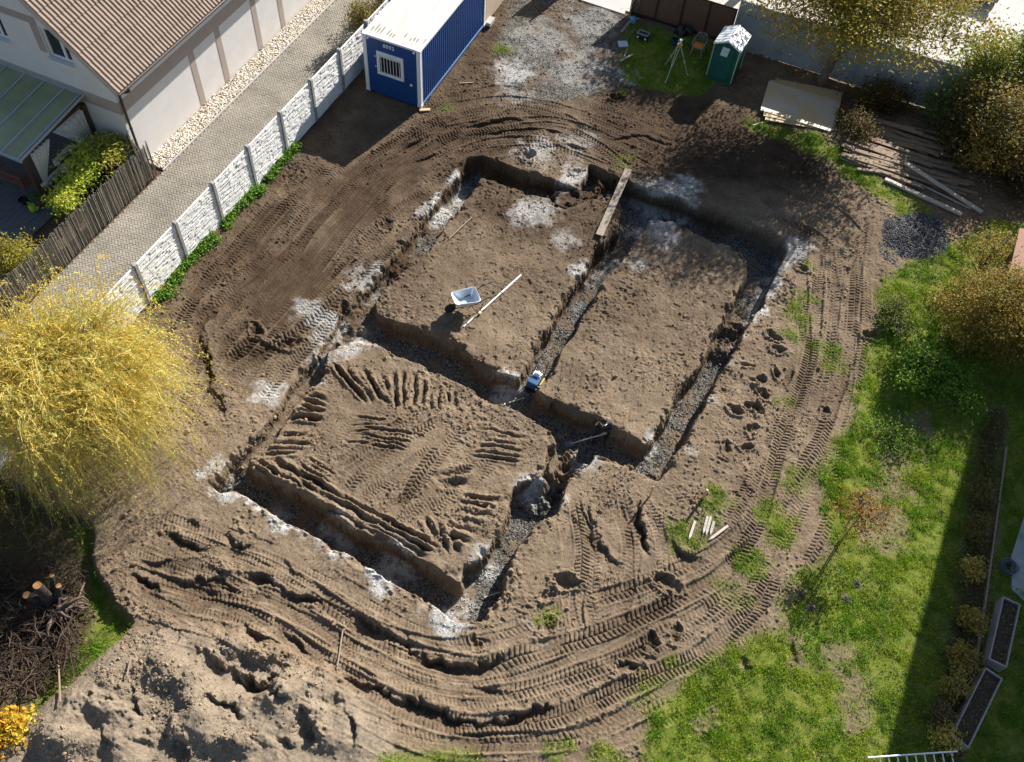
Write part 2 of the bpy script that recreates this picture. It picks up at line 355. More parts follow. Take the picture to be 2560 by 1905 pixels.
# soil heap in the lower left
HEAP = [(400,1558),(600,1615),(720,1666),(868,1732),(940,1757),(985,1830),(1000,1905),(1010,2150),(-600,2150),(-300,2000),(104,1790),(173,1735),(284,1622),(330,1595)]
heapm = smask(HEAP, 10, 1.0); heapw = smask(HEAP, 34, 1.0)
Zh += heapw * .5 + heapm * (fbm(2.4, 3, 340, su=.8, sv=1.3, gain=.4) * .26 + fbm(.55, 4, 360, ridged=True, su=1.9, sv=.55) * .045)
def ridge(pl, w, h, **k): groove(pl, w * 1.3, -h * .5, berm=0, **k)
ridge([(390,1562),(600,1625),(720,1680),(860,1740),(930,1765)], .30, .34, sharp=2)
ridge([(500,1660),(640,1690),(730,1745)], .22, .22)
for P_, w_, h_ in [([(158,1792),(268,1798),(322,1820),(395,1895)], .3, .3), ([(104,1895),(189,1842),(240,1852),(235,1905)], .35, .35), ([(410,1826),(536,1855),(662,1858),(720,1900)], .25, .3), ([(347,1662),(470,1725),(570,1795)], .25, .24), ([(250,1700),(330,1690),(430,1740)], .22, .2), ([(780,1755),(800,1830),(820,1905)], .25, .26), ([(690,1700),(760,1760),(780,1900)], .3, .25)]: ridge(P_, w_, h_)
for P_, w_, d_ in [([(552,1621),(583,1694),(620,1730)], .25, .45), ([(600,1690),(650,1700),(690,1720)], .38, .5), ([(331,1716),(378,1811)], .2, .3), ([(511,1741),(630,1804)], .18, .26), ([(394,1852),(505,1890)], .2, .3), ([(600,1700),(751,1763)], .2, .3), ([(754,1757),(789,1890)], .16, .3), ([(877,1757),(884,1890)], .16, .3), ([(260,1810),(300,1900)], .2, .25), ([(700,1840),(740,1905)], .2, .3)]: groove(P_, w_ * 1.1, d_ * .6, berm=.05, scarp=1)
c_ = PX([(632, 1692)])[0]; ra_ = R(-28); dx_, dy_ = UU - c_[0] + .8 * w1, VV - c_[1] + .8 * w2; Zh -= .46 * np.exp(-(np.hypot((dx_ * .88 + dy_ * .47) / .95, (dy_ * .88 - dx_ * .47) / .45) + .5 * fbm(.8, 3, 971)).clip(0) ** 2.6)
c_ = PX([(700, 1745)])[0]; dx_, dy_ = UU - c_[0] + w1, VV - c_[1] + w2; Zh += .30 * np.exp(-(np.hypot(dx_ / 1.0, dy_ / .55)) ** 2) * heapm
for px_, py_, a_, b_, h_ in ((170, 1860, .55, .4, .32), (300, 1780, .7, .4, .22), (450, 1690, .7, .4, .2), (520, 1830, .7, .4, .25), (850, 1830, .8, .5, .2), (330, 1890, .5, .35, .22)):
    c_ = PX([(px_, py_)])[0]; Zh += h_ * np.exp(-np.hypot((UU - c_[0] + w1) / a_, (VV - c_[1] + w2) / b_) ** 3)
Zh -= low * .38
# wheel and track marks
T = [([(441,1505),(540,1525),(630,1549),(710,1590),(821,1669),(915,1725),(1010,1773),(1136,1811),(1262,1811),(1400,1790),(1547,1725),(1673,1670),(1736,1646),(1831,1574),(1894,1511),(1940,1420)], .62, .07, .05),
 ([(360,1450),(500,1490),(600,1520),(690,1570),(790,1640),(870,1680),(960,1735)], .55, .05, .045),
 ([(758,1464),(830,1515),(900,1562),(978,1612),(1089,1647),(1199,1669),(1294,1640),(1358,1625),(1484,1587),(1610,1536),(1705,1489),(1799,1440),(1900,1350)], .58, .06, .05),
 ([(620,1480),(700,1500),(770,1545),(860,1610),(930,1650)], .5, .05, .04),
 ([(1200,1745),(1330,1720),(1450,1680),(1560,1640),(1660,1580),(1760,1530),(1850,1460)], .52, .05, .045),
 ([(1130,1860),(1262,1855),(1420,1850),(1530,1810),(1600,1770),(1700,1710)], .55, .06, .045),
 ([(1433,1235),(1445,1290),(1455,1370),(1450,1450),(1440,1520),(1450,1590)], .46, .05, .045),
 ([(1556,1224),(1575,1303),(1585,1390),(1570,1480),(1540,1560)], .46, .06, .045),
 ([(1480,1500),(1600,1460),(1700,1420),(1800,1370),(1880,1300)], .5, .05, .04),
 ([(2060,545),(2049,640),(2043,740),(2032,860),(2000,980),(1960,1080),(1925,1200),(1890,1320),(1800,1440)], .52, .06, .05),
 ([(2144,638),(2140,720),(2135,810),(2120,900),(2085,1000),(2049,1098),(1975,1210),(1940,1290)], .52, .05, .045),
 ([(2095,640),(2085,760),(2070,900),(2030,1030)], .4, .03, .04),
 ([(1136,303),(1041,345),(947,410),(884,457),(789,560),(730,640)], .5, .05, .05),
 ([(1300,274),(1200,310),(1110,350),(1020,410),(940,490),(860,575),(789,669),(710,764),(632,850),(560,910)], .55, .05, .05),
 ([(820,530),(777,575),(695,657),(625,720),(560,770)], .48, .05, .05),
 ([(690,500),(640,560),(570,640),(520,700),(470,780),(430,850)], .48, .04, .045),
 ([(760,470),(700,530),(620,610),(552,680),(473,760)], .5, .04, .045),
 ([(950,640),(870,720),(800,790),(700,860),(600,930)], .5, .05, .045),
 ([(900,600),(820,690),(740,780),(660,870),(560,960)], .5, .05, .045),
 ([(1140,345),(1260,322),(1389,315),(1484,360),(1580,430)], .52, .06, .05),
 ([(1130,385),(1230,355),(1340,352),(1450,385),(1530,420)], .5, .06, .05),
 ([(1180,270),(1290,262),(1400,290),(1480,330)], .45, .05, .05),
 ([(1110,290),(1040,330),(960,370),(860,450)], .45, .04, .05),
 ([(1900,480),(1990,560),(2060,600)], .5, .05, .045),
 ([(1035,1041),(940,1100),(870,1150),(821,1180)], .42, .045, .05),
 ([(1105,1050),(1030,1090),(963,1135),(900,1190),(858,1243)], .42, .05, .05),
 ([(1111,1104),(1050,1180),(1010,1250),(972,1299)], .4, .04, .05),
 ([(480,800),(500,880),(460,960)], .6, .04, .05)]
def offs(pl, o):
    P = spline(PX(pl), .6); t = np.gradient(P, axis=0); t /= np.linalg.norm(t, axis=1)[:, None]; q = np.arange(len(P)) * .6; a = rng.uniform(0, 6, 3); wv = .13 * np.sin(q / 2.1 + a[0]) + .09 * np.sin(q / 1.1 + a[1]) + .12 * np.sin(q / 4.3 + a[2]); return P + np.stack([-t[:, 1], t[:, 0]], 1) * (o + wv)[:, None]
FIELD = [([(330,1440),(470,1500),(620,1570),(780,1670),(930,1750),(1090,1800),(1262,1805),(1430,1770),(1580,1700),(1720,1620),(1860,1510),(1950,1380)], (-1.1, -.55, .5, 1.05, 1.6)),
 ([(330,1350),(480,1400),(640,1450),(800,1530),(960,1610),(1110,1660),(1260,1650),(1420,1600),(1580,1540),(1740,1460),(1880,1340)], (-.6, -.1, .45, .9)),
 ([(2085,520),(2080,640),(2075,800),(2050,950),(2000,1090),(1950,1220),(1880,1360)], (-.75, -.3, .3, .75, 1.2)),
 ([(1250,300),(1130,340),(1020,400),(920,470),(830,560),(740,660),(650,770),(570,860),(500,960)], (-1.9, -1.4, -.9, -.4, .3, .8, 1.3, 1.8, 2.3)),
 ([(1120,370),(1260,345),(1400,340),(1520,390),(1640,440)], (-.9, -.4, .2, .7)),
 ([(1120,260),(1260,240),(1400,270),(1560,320),(1700,380)], (-.5, 0, .5)),
 ([(1440,1270),(1470,1380),(1480,1500),(1520,1620)], (-.5, .15)), ([(1560,1240),(1600,1340),(1600,1450),(1620,1550)], (-.35, .35)),
 ([(1880,480),(1960,520),(2060,560),(2120,620)], (-.4, .1, .6)),
 ([(640,850),(560,900),(500,1000),(470,1080)], (-.5, 0, .5))]
for k_, (P_, os_) in enumerate(FIELD):
    for j, o_ in enumerate(os_): tread(offs(P_, o_ + rng.normal(0, .06)), rng.uniform(.40, .5), rng.uniform(.012, .035), rng.uniform(.022, .034), per=rng.uniform(.125, .155), flip=1 if (j + k_) % 2 else -1, px=False, lo_=.12)
for P_, o_ in (((1040,1035),(850,1180)), .3), (((1150,1060),(940,1270)), .2), (((1000,1060),(830,1200)), -.1), (((1200,1030),(1300,1100)), 0), (((1035,1041),(821,1178)), .34), (((1105,1050),(858,1240)), -.34), (((1111,1104),(972,1299)), .36), (((1180,1120),(1010,1310)), .2), (((900,1040),(760,1150)), 0), (((1100,1070),(880,1240)), .25), (((1290,1060),(1130,1230)), 0), (((1230,1120),(1040,1310)), 0): tread(offs([P_[0], ((P_[0][0] + P_[1][0]) / 2 + 6, (P_[0][1] + P_[1][1]) / 2), P_[1]], o_), .42, .03, .03, per=.13, px=False)
for i, (P_, wd, dp, am) in enumerate(T): tread(P_, wd, dp, am, per=.135 + .018 * (i % 3), flip=1 if i % 2 else -1)
# scraped lanes with fine lengthwise streaks
for P_, wd in [([(1080,350),(940,430),(860,520),(770,610),(690,690),(590,810),(560,850)], 1.7), ([(960,430),(850,570),(760,690),(640,840)], 1.1), ([(720,500),(660,570),(590,670)], 1.0)]:
    sl, S, D, L = path(PX(P_), wd / 2 + .2); b = sstep(wd / 2 + .15, wd / 2 - .15, np.abs(D)) * sstep(0, .8, S) * sstep(0, .8, L - S)
    st = vnoise(D / .13 + 500, S / 9 + 100, 17) + .6 * vnoise(D / .05 + 500, S / 5 + 100, 18)
    ruts[sl] += b * (st * .06 - .03); lugs[sl] *= (1 - .55 * b); smooth_zone[sl] = np.maximum(smooth_zone[sl], b)
    wet[sl] = np.maximum(wet[sl], b * .2)
GR = [([(460,1280),(520,1318)],.15,.26),([(552,1340),(600,1358),(646,1366)],.17,.3),([(435,1464),(520,1442),(605,1483)],.17,.32),([(605,1432),(650,1445),(694,1467)],.16,.3),([(590,1555),(640,1580),(720,1612)],.12,.24),([(852,1669),(947,1725),(1041,1763),(1136,1790),(1231,1795),(1300,1782),(1400,1755)],.16,.32),([(609,1435),(679,1467),(732,1483),(789,1505),(821,1524)],.13,.26),([(704,1391),(715,1425),(773,1456)],.13,.26),([(789,1439),(800,1480)],.15,.28),([(859,1521),(931,1568),(978,1590),(1041,1625),(1092,1650),(1150,1660),(1231,1656),(1300,1632)],.15,.3),([(1004,1562),(1030,1600),(1056,1628)],.16,.34),([(1098,1587),(1111,1640)],.18,.34),([(963,1490),(967,1550)],.14,.3),([(884,1455),(906,1494)],.14,.3),([(1161,1606),(1243,1604)],.12,.26),([(1180,1625),(1240,1635)],.1,.2),
 ([(1481,1243),(1484,1303),(1503,1366),(1540,1407),(1575,1415)],.13,.26),([(1443,1233),(1474,1309),(1484,1397)],.11,.22),([(1604,1224),(1607,1287),(1622,1397)],.13,.28),([(1668,1335),(1704,1377),(1742,1383),(1778,1366)],.14,.28),([(1433,1271),(1438,1335)],.12,.22),([(1568,1203),(1578,1240)],.16,.26),([(1964,1590),(1985,1640),(2004,1672)],.17,.32),([(1850,1620),(1858,1660),(1870,1698)],.15,.28),([(1458,1806),(1484,1798),(1515,1785)],.15,.28),([(1420,1669),(1480,1652)],.1,.2),([(1325,1845),(1330,1905)],.16,.3),([(1540,1650),(1580,1630)],.1,.2),([(1600,1360),(1650,1365)],.12,.2),([(700,820),(690,870),(600,850)],.16,.2),([(1020,400),(1130,375)],.1,.14),([(1330,372),(1420,362),(1480,378)],.1,.18),([(1180,340),(1320,318),(1420,338)],.08,.15),([(1150,325),(1260,295),(1330,305)],.07,.13),([(1100,330),(1010,370),(920,440)],.07,.12),([(1520,350),(1600,340),(1700,370)],.1,.14),([(490,830),(530,930),(520,1000)],.16,.2),([(520,960),(560,1010),(540,1060)],.15,.18),([(560,760),(520,800),(480,850)],.15,.2),([(1840,1180),(1890,1230)],.13,.2),([(1815,1215),(1870,1250)],.13,.22),([(1930,1090),(1900,1160)],.12,.2),([(2000,900),(1960,990)],.1,.16),
 ([(340,1400),(430,1410),(500,1390)],.13,.22),([(300,1430),(380,1470),(420,1500)],.14,.25),([(380,1330),(470,1350),(540,1380)],.12,.2),([(700,1560),(760,1620),(800,1655)],.1,.2),([(880,1700),(960,1760)],.1,.2),([(640,1400),(680,1430)],.12,.22),([(920,1600),(960,1640)],.14,.24),([(1160,1700),(1230,1720),(1290,1740)],.1,.18),([(1000,1690),(1060,1715)],.14,.22),([(990,1720),(1040,1740)],.1,.18),([(1250,1430+20),(1290,1480)],.12,.18)]
for P_, w_, d_ in GR: groove(P_, w_ * 1.15, d_ * .72, scarp=1, fade=.8)
for (px, py, r, d_) in [(1840,1028,.14,.22),(1880,1020,.13,.2),(1815,1113,.16,.2),(2011,675,.14,.2),(1936,839,.15,.22),(1951,874,.16,.22),(1939,934,.13,.2),(1898,953,.13,.2),(1907,990,.15,.22),(2185,836,.17,.25),(1895,1025,.13,.2),(1882,1079,.14,.2),(1873,1120,.14,.2),(1411,1451,.2,.3),(1370,1480,.14,.22),(1673,1458,.2,.22),(1635,1600,.15,.22),(1695,1580,.14,.22),(1572,1672,.16,.2),(1373,1571,.15,.2),(1544,243,.16,.25),(1323,390,.2,.25),(1440,430,.13,.12),(1000,840-230,.1,.12),(2060,1030,.14,.15),(2000,1500,.12,.15),(1190,1605,.12,.15),(970,560,.16,.15),(640,830,.2,.2),(860,770,.15,.2),(720,860,.2,.18)]: pit((px, py), r, d_)
# furrows on the lower pad
def furrows(a0, a1, b0, b1, n, w=.07, d=.12):
    for i in range(n):
        t = i / (n - 1); A = np.array(a0) * (1 - t) + np.array(a1) * t; B = np.array(b0) * (1 - t) + np.array(b1) * t
        A = A + rng.normal(0, 4, 2); B = B + rng.normal(0, 5, 2); M = (A + B) / 2 + rng.normal(0, 4, 2)
        groove([tuple(A), tuple(M), tuple(B)], w * .85, d * .8, berm=.5, fade=.35)
furrows((830,905),(985,925),(925,1010),(1000,1025),6); furrows((985,915),(1150,975),(995,1020),(1140,1025),8, .07, .13)
furrows((715,1060),(765,985),(815,1050),(835,1012),6); furrows((640,1150),(700,1085),(760,1130),(800,1080),5, .06, .09)
furrows((619,1160),(680,1155),(1075,1410),(1100,1375),4, .07, .15); furrows((1150,1240),(1105,1335),(1260,1258),(1190,1355),6, .08, .12)
furrows((880,1045),(860,1105),(985,1050),(975,1095),4, .04, .06); furrows((900,1070),(880,1110),(1050,1090),(1020,1140),4, .045, .07); furrows((1190,1080),(1170,1140),(1330,1090),(1300,1160),5, .05, .08); furrows((760,1140),(730,1180),(850,1200),(800,1240),4, .05, .07); furrows((1060,1290),(1120,1310),(1090,1380),(1150,1390),4, .09, .13)
furrows((1070,1190),(1080,1210),(1190,1180),(1180,1205),2, .12, .16)
furrows((905,1410),(930,1440),(975,1415),(1000,1440),3, .07, .12); furrows((1840,920),(1860,950),(1900,925),(1910,960),2, .06, .1)
# fine clods: rougher away from treads, scraped lanes, lawn
mod = np.clip(.55 + 1.9 * fbm(1.3, 3, 470), .10, 1.7)
fine_ = fbm(.10, 3, 440, gain=.75)
clod = (fbm(.21, 3, 400, ridged=True, gain=.6) * .017 + fine_ * .022 + .020 * np.abs(fbm(.075, 2, 445))) * mod + fbm(.055, 1, 447) * .012 + fbm(.6, 3, 460, ridged=True) * .014
crumb = np.clip(vnoise(UU / .085, VV / .085, 600), .12, 1) * .13 * np.clip(fbm(1.5, 3, 610) * 2.6 + .1, 0, 1)
rough_k = 1.15 * (1 - .7 * smooth_zone) * (1 - .28 * padm) * (1 - .75 * grass) * (1 - .6 * hole) * (1 - .45 * heapm)
# pads: patchy boot prints
boot = fbm(.19, 3, 480, su=1.3, sv=.6) ; boot = -.028 * sstep(.15, .27, boot + .35 * fbm(1.6, 2, 485))
# gravel areas
GRAV = [(1290,-60),(1480,-60),(1560,40),(1545,150),(1575,205),(1500,235),(1400,265),(1330,255),(1255,205),(1250,120),(1264,40)]
gravm = smask(GRAV, 14, 3.0) * np.clip(.9 + 1.2 * fbm(.8, 4, 700), .2, 1)
soil_on_floor = np.clip(sstep(.62, .4, depth), 0, 1)
# dirt from the walls lies along both sides of every floor: two small talus slopes
fl_in = blur((hole & True).astype(np.float32), 5)
talus = sstep(.92, .60, fl_in + .25 * fbm(.35, 3, 930))
gravel = np.maximum(gravm, hole * (1 - soil_on_floor) * (1 - .5 * talus) * np.clip(.85 + 1.5 * fbm(.45, 3, 720), 0, 1))
lime = np.zeros_like(grass)
for (px, py, r, s, z) in [(1152,473,26,.9,-.6),(1149,493,24,.7,-.6),(1095,548,26,1,-.6),(1082,566,22,1,-.6),(1110,528,18,.9,-.6),(1054,530,24,.6,0),(947,675,22,.6,0),(903,707,36,.6,0),(808,808,38,.75,0),(764,773,34,.6,0),(790,840,30,.6,0),(896,846,38,.75,0),(870,870,30,.6,0),(802,887,26,.5,0),(676,975,34,1,0),(655,985,26,1,0),(802,947,16,.8,0),(504,1192,16,.9,0),(560,1185,30,.6,-.6),(535,1225,20,1,0),(565,1235,22,1,0),(595,1248,20,1,0),(625,1262,18,1,0),(655,1275,18,.7,0),(690,1300,20,.9,0),(720,1315,20,.9,0),(755,1335,16,.6,0),(790,1350,16,.6,0),(830,1372,18,.8,0),(860,1388,16,.7,0),(965,1445,36,1,0),(955,1465,24,1,0),(1120,1540,46,1,0),(1140,1560,30,1,-.2),(1095,1530,22,.8,0),(1160,1500,30,.6,-.6),(1205,1416,26,.6,-.6),(700,1290,26,.5,-.6),(852,1340,34,.7,-.6),(820,1320,26,.6,-.6),(985,1407,36,.8,-.6),(1010,1420,24,.7,-.6),(1209,1419,28,.7,-.6),(1323,1233,30,.8,-.4),(1468,1142,26,.75,0),(1445,1158,18,.5,0),(1632,1091,20,.9,0),(1625,1110,14,.9,-.1),(1968,635,26,.9,0),(1945,670,24,.9,0),(1930,700,22,.9,0),(1912,730,20,.9,0),(1895,765,18,.8,0),(1878,795,16,.7,0),(1850,850,14,.5,0),(1820,905,14,.45,0),(1770,1005,14,.4,0),(1720,1120,20,.4,0),(1988,620,34,.85,0),(1288,177,48,.75,0),(1270,200,30,.6,0),(1436,441,34,.8,0),(1410,455,26,.6,0),(1690,478,44,.9,0),(1720,465,32,.8,0),(1650,490,30,.6,0),(1610,470,24,.4,0),(1332,521,44,.75,0),(1365,510,30,.6,0),(1300,540,24,.5,0),(1405,597,34,.45,0),(1452,669,24,.75,0),(1641,553,34,.75,0),(1654,590,34,.6,0),(1630,575,26,.5,0),(1594,657,26,.55,0),(1500,675,26,.5,-.6),(1535,655,26,.5,-.6),(1445,760,20,.4,-.6),(1566,189,22,.9,0),(1585,205,18,.8,0),(1290,235,40,.35,0),(1440,170,70,.4,0),(1350,100,70,.35,0),(1480,60,60,.35,0),(1350,375,50,.55,0),(1440,355,50,.35,0),(1280,965,28,.8,-.55),(1265,985,22,.8,-.6),(1395,1255,20,.5,0),(1330,1560,15,.2,0),(760,1120,10,.2,0),(780,1165,8,.2,0)]:
    lime = np.maximum(lime, blob(px, py, r, z) * s)
lime = lime * .72 * np.clip(.62 + 1.6 * fbm(.12, 3, 740) + .5, .15, 1) * (1 - .25 * talus * hole)
gravel = np.clip(np.maximum(gravel, lime * .9), 0, 1)
grass *= (1 - hole)
rr_ = np.clip(1 - .9 * gravel, .2, 1)
surf = Zh + (ruts + lugs) * (1 - hole) + (clod + crumb) * rough_k * rr_ + np.where(padm, boot, boot * .35 * (1 - grass))
lip = sstep(.10, .45, near_edge) * (1 - hole); surf += lime * .018 + .03 * sstep(.0, .3, near_edge) * (1 - hole) - lip * np.clip(fbm(.35, 3, 960) * .5 - .02, 0, .16) + grass * .03 * fbm(.25, 2, 800)
floor_ = Zh - depth + fbm(.12, 2, 820) * .03 + talus * (.10 + .12 * fbm(.6, 3, 940)) * hole
tm_ = np.clip(tm + (w1 - w2) * .15 * (tm > .02) * (tm < .98), 0, 1)
Zt = surf * (1 - tm_) + floor_ * tm_; wall_ = np.clip(4 * tm_ * (1 - tm_), 0, 1); lime *= 1 - .92 * sstep(.15, .5, wall_) * (tm_ > .12); gravel *= 1 - .9 * sstep(.25, .6, wall_)
Zt = Zt * (1 - flat) + (-.06) * flat
moist_shade = np.clip(sstep(13, 24, -XX * .35 + YY) * .72 * sstep(12.5, 3, XX) + .9 * smask([(1540,240),(1740,235),(1860,270),(2060,350),(2080,480),(1900,470),(1650,400),(1480,330)], 26, 3) + fbm(2.5, 4, 900) * .6 - .05 + wet * .3 + .5 * sstep(.02, -.12, ruts), 0, 1) * (1 - .7 * heapm)  # upper left damp; polygon paints tree shade into the soil colour; ruts darker
moist_shade = np.clip(moist_shade + bedm * (1 - grass) + .9 * low * (1 - grass) + .35 * hole * (1 - gravel), 0, 1)
def hz(x, y):
    q = toUV(np.array([x, y])); fu = (q[0] - U0) / DU; fv = (q[1] - V0) / DU
    i = int(np.clip(fu, 0, NU - 2)); j = int(np.clip(fv, 0, NV - 2)); a = min(max(fu - i, 0), 1); b = min(max(fv - j, 0), 1)
    return float((Zt[j, i] * (1 - a) + Zt[j, i + 1] * a) * (1 - b) + (Zt[j + 1, i] * (1 - a) + Zt[j + 1, i + 1] * a) * b)
def on(px, py, guess=0.0):
    """ground point under a photo pixel, with the terrain's own height"""
    z = guess
    for _ in range(5): g = G(px, py, z); z = hz(g[0], g[1])
    return np.array([g[0], g[1], z])
# mesh: the fine grid plus a coarse skirt out to the horizon
pad_ = np.array([140, 60, 25, 10, 4, 1.5, .5])
ux = np.concatenate([us[0] - pad_, us, us[-1] + pad_[::-1]]); vx = np.concatenate([vs[0] - pad_, vs, vs[-1] + pad_[::-1]]); k = len(pad_)
ZP = np.pad(Zt, k, mode='edge'); ZP[:, :k] = -.06
U2, V2 = np.meshgrid(ux, vx); xy = toXY(np.stack([U2, V2], -1))
wj = wall_ * (tm_ > .04) * (tm_ < .985)
ju = (vnoise(UU / .11 + Zt * 9, VV / .11 - Zt * 7, 951) * .11 + vnoise(UU / .045 + Zt * 17, VV / .045 + Zt * 13, 952) * .04) * wj
jv = (vnoise(UU / .11 - Zt * 8, VV / .11 + Zt * 9, 953) * .11 + vnoise(UU / .045 - Zt * 15, VV / .045 + Zt * 12, 954) * .04) * wj
xy = xy + np.pad(toXY(np.stack([ju, jv], -1)), [(k, k), (k, k), (0, 0)])
verts = np.concatenate([xy, ZP[..., None]], -1).reshape(-1, 3)
nx, ny = len(ux), len(vx); ix = np.arange(nx * ny).reshape(ny, nx)
faces = np.stack([ix[:-1, :-1], ix[:-1, 1:], ix[1:, 1:], ix[1:, :-1]], -1).reshape(-1, 4)
pe = lambda a: np.pad(a, k, mode='edge').reshape(-1)
maskc = np.stack([pe(gravel), pe(grass), pe(lime)], 1); soilc = np.stack([pe(moist_shade), pe(heapm), pe(np.clip(smooth_zone, 0, 1))], 1)
m, N, L, b = newmat('ground_soil')
def att(nm):
    a = N.new('ShaderNodeAttribute'); a.attribute_name = nm; s = N.new('ShaderNodeSeparateColor'); L.new(a.outputs['Color'], s.inputs[0]); return s
A1 = att('mask'); A2 = att('soil'); tc = N.new('ShaderNodeTexCoord')
def noise(sc, det=4, ro=.6):
    n = N.new('ShaderNodeTexNoise'); n.inputs['Scale'].default_value = sc; n.inputs['Detail'].default_value = det; n.inputs['Roughness'].default_value = ro; L.new(tc.outputs['Object'], n.inputs[0]); return n
def ramp(src, stops):
    r = N.new('ShaderNodeValToRGB'); L.new(src, r.inputs[0]); e = r.color_ramp.elements
    while len(e) < len(stops): e.new(.5)
    for q, (p_, c_) in zip(e, stops): q.position = p_; q.color = rgba(c_)
    return r
def mixc(f, a, b_):
    x = N.new('ShaderNodeMix'); x.data_type = 'RGBA'
    for s_, v_ in ((0, f), (6, a), (7, b_)):
        if isinstance(v_, (int, float)): x.inputs[s_].default_value = v_
        elif isinstance(v_, tuple): x.inputs[s_].default_value = rgba(v_)
        else: L.new(v_, x.inputs[s_])
    return x.outputs[2]
def mathn0(a, b_):
    q = N.new('ShaderNodeMath'); q.operation = 'MULTIPLY_ADD'; L.new(a, q.inputs[0]); q.inputs[1].default_value = .5
    r = N.new('ShaderNodeMath'); r.operation = 'MULTIPLY'; L.new(b_, r.inputs[0]); r.inputs[1].default_value = .5; L.new(r.outputs[0], q.inputs[2]); return q.outputs[0]
n1 = noise(1.7, 6, .65); n2 = noise(14, 5, .7)
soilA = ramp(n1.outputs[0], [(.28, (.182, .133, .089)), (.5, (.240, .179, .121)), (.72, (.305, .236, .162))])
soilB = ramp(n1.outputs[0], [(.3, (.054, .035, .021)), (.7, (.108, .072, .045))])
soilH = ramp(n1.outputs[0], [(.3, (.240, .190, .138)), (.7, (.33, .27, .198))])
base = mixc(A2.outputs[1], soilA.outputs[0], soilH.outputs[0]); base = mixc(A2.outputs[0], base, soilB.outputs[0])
n4 = noise(48, 4, .7); sp = ramp(mathn0(n2.outputs[0], n4.outputs[0]), [(.36, (.55, .54, .53)), (.5, (.98, .98, .98)), (.64, (1.3, 1.3, 1.3))])
mul = N.new('ShaderNodeMix'); mul.data_type = 'RGBA'; mul.blend_type = 'MULTIPLY'; mul.inputs[0].default_value = 1; L.new(base, mul.inputs[6]); L.new(sp.outputs[0], mul.inputs[7]); base = mul.outputs[2]
# grassy soil tint
gN = noise(5, 5, .7); gr = ramp(gN.outputs[0], [(.3, (.085, .125, .016)), (.5, (.15, .19, .026)), (.7, (.25, .24, .06))])
base = mixc(A1.outputs[1], base, gr.outputs[0])
# gravel stones
vo = N.new('ShaderNodeTexVoronoi'); vo.inputs['Scale'].default_value = 26; L.new(tc.outputs['Object'], vo.inputs['Vector'])
sv = N.new('ShaderNodeSeparateColor'); L.new(vo.outputs['Color'], sv.inputs[0])
st = ramp(sv.outputs[0], [(0, (.03, .028, .024)), (.4, (.088, .081, .068)), (.75, (.165, .155, .135)), (1, (.31, .30, .27))])
dirt = noise(3.5, 5, .7); fine = noise(60, 3, .7)
def mathn(op, a, b_=None, c=None):
    q = N.new('ShaderNodeMath'); q.operation = op
    for i_, v_ in enumerate((a, b_, c)):
        if v_ is None: continue
        if isinstance(v_, (int, float)): q.inputs[i_].default_value = v_
        else: L.new(v_, q.inputs[i_])
    return q.outputs[0]
gm = mathn('SUBTRACT', mathn('ADD', mathn('MULTIPLY', A1.outputs[0], 1.7), mathn('MULTIPLY', sv.outputs[1], .75)), .95)
gmr = N.new('ShaderNodeClamp'); L.new(gm, gmr.inputs[0])
base = mixc(gmr.outputs[0], base, st.outputs[0])
lm = mathn('MULTIPLY', A1.outputs[2], mathn('MULTIPLY_ADD', sv.outputs[2], .7, .55)); lcl = N.new('ShaderNodeClamp'); L.new(lm, lcl.inputs[0])
base = mixc(lcl.outputs[0], base, (.72, .71, .68))
L.new(base, b.inputs['Base Color']); b.inputs['Roughness'].default_value = .95; b.inputs['Specular IOR Level'].default_value = .15
hN = noise(34, 5, .75); hh = mathn('ADD', mathn('MULTIPLY', hN.outputs[0], .045), mathn('MULTIPLY', mathn('MULTIPLY', vo.outputs['Distance'], gmr.outputs[0]), -.5 * .04 * 26 * .04))
bp = N.new('ShaderNodeBump'); bp.inputs['Strength'].default_value = 1; bp.inputs['Distance'].default_value = 1; L.new(hh, bp.inputs['Height']); L.new(bp.outputs[0], b.inputs['Normal'])
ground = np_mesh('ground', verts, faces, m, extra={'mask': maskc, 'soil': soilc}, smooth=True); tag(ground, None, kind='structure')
# ================================================================== LEFT NEIGHBOUR
def LF(o, X, Y, x, y, z=0.0):
    return np.array([o[0] + X[0] * x + Y[0] * y, o[1] + X[1] * x + Y[1] * y, z])
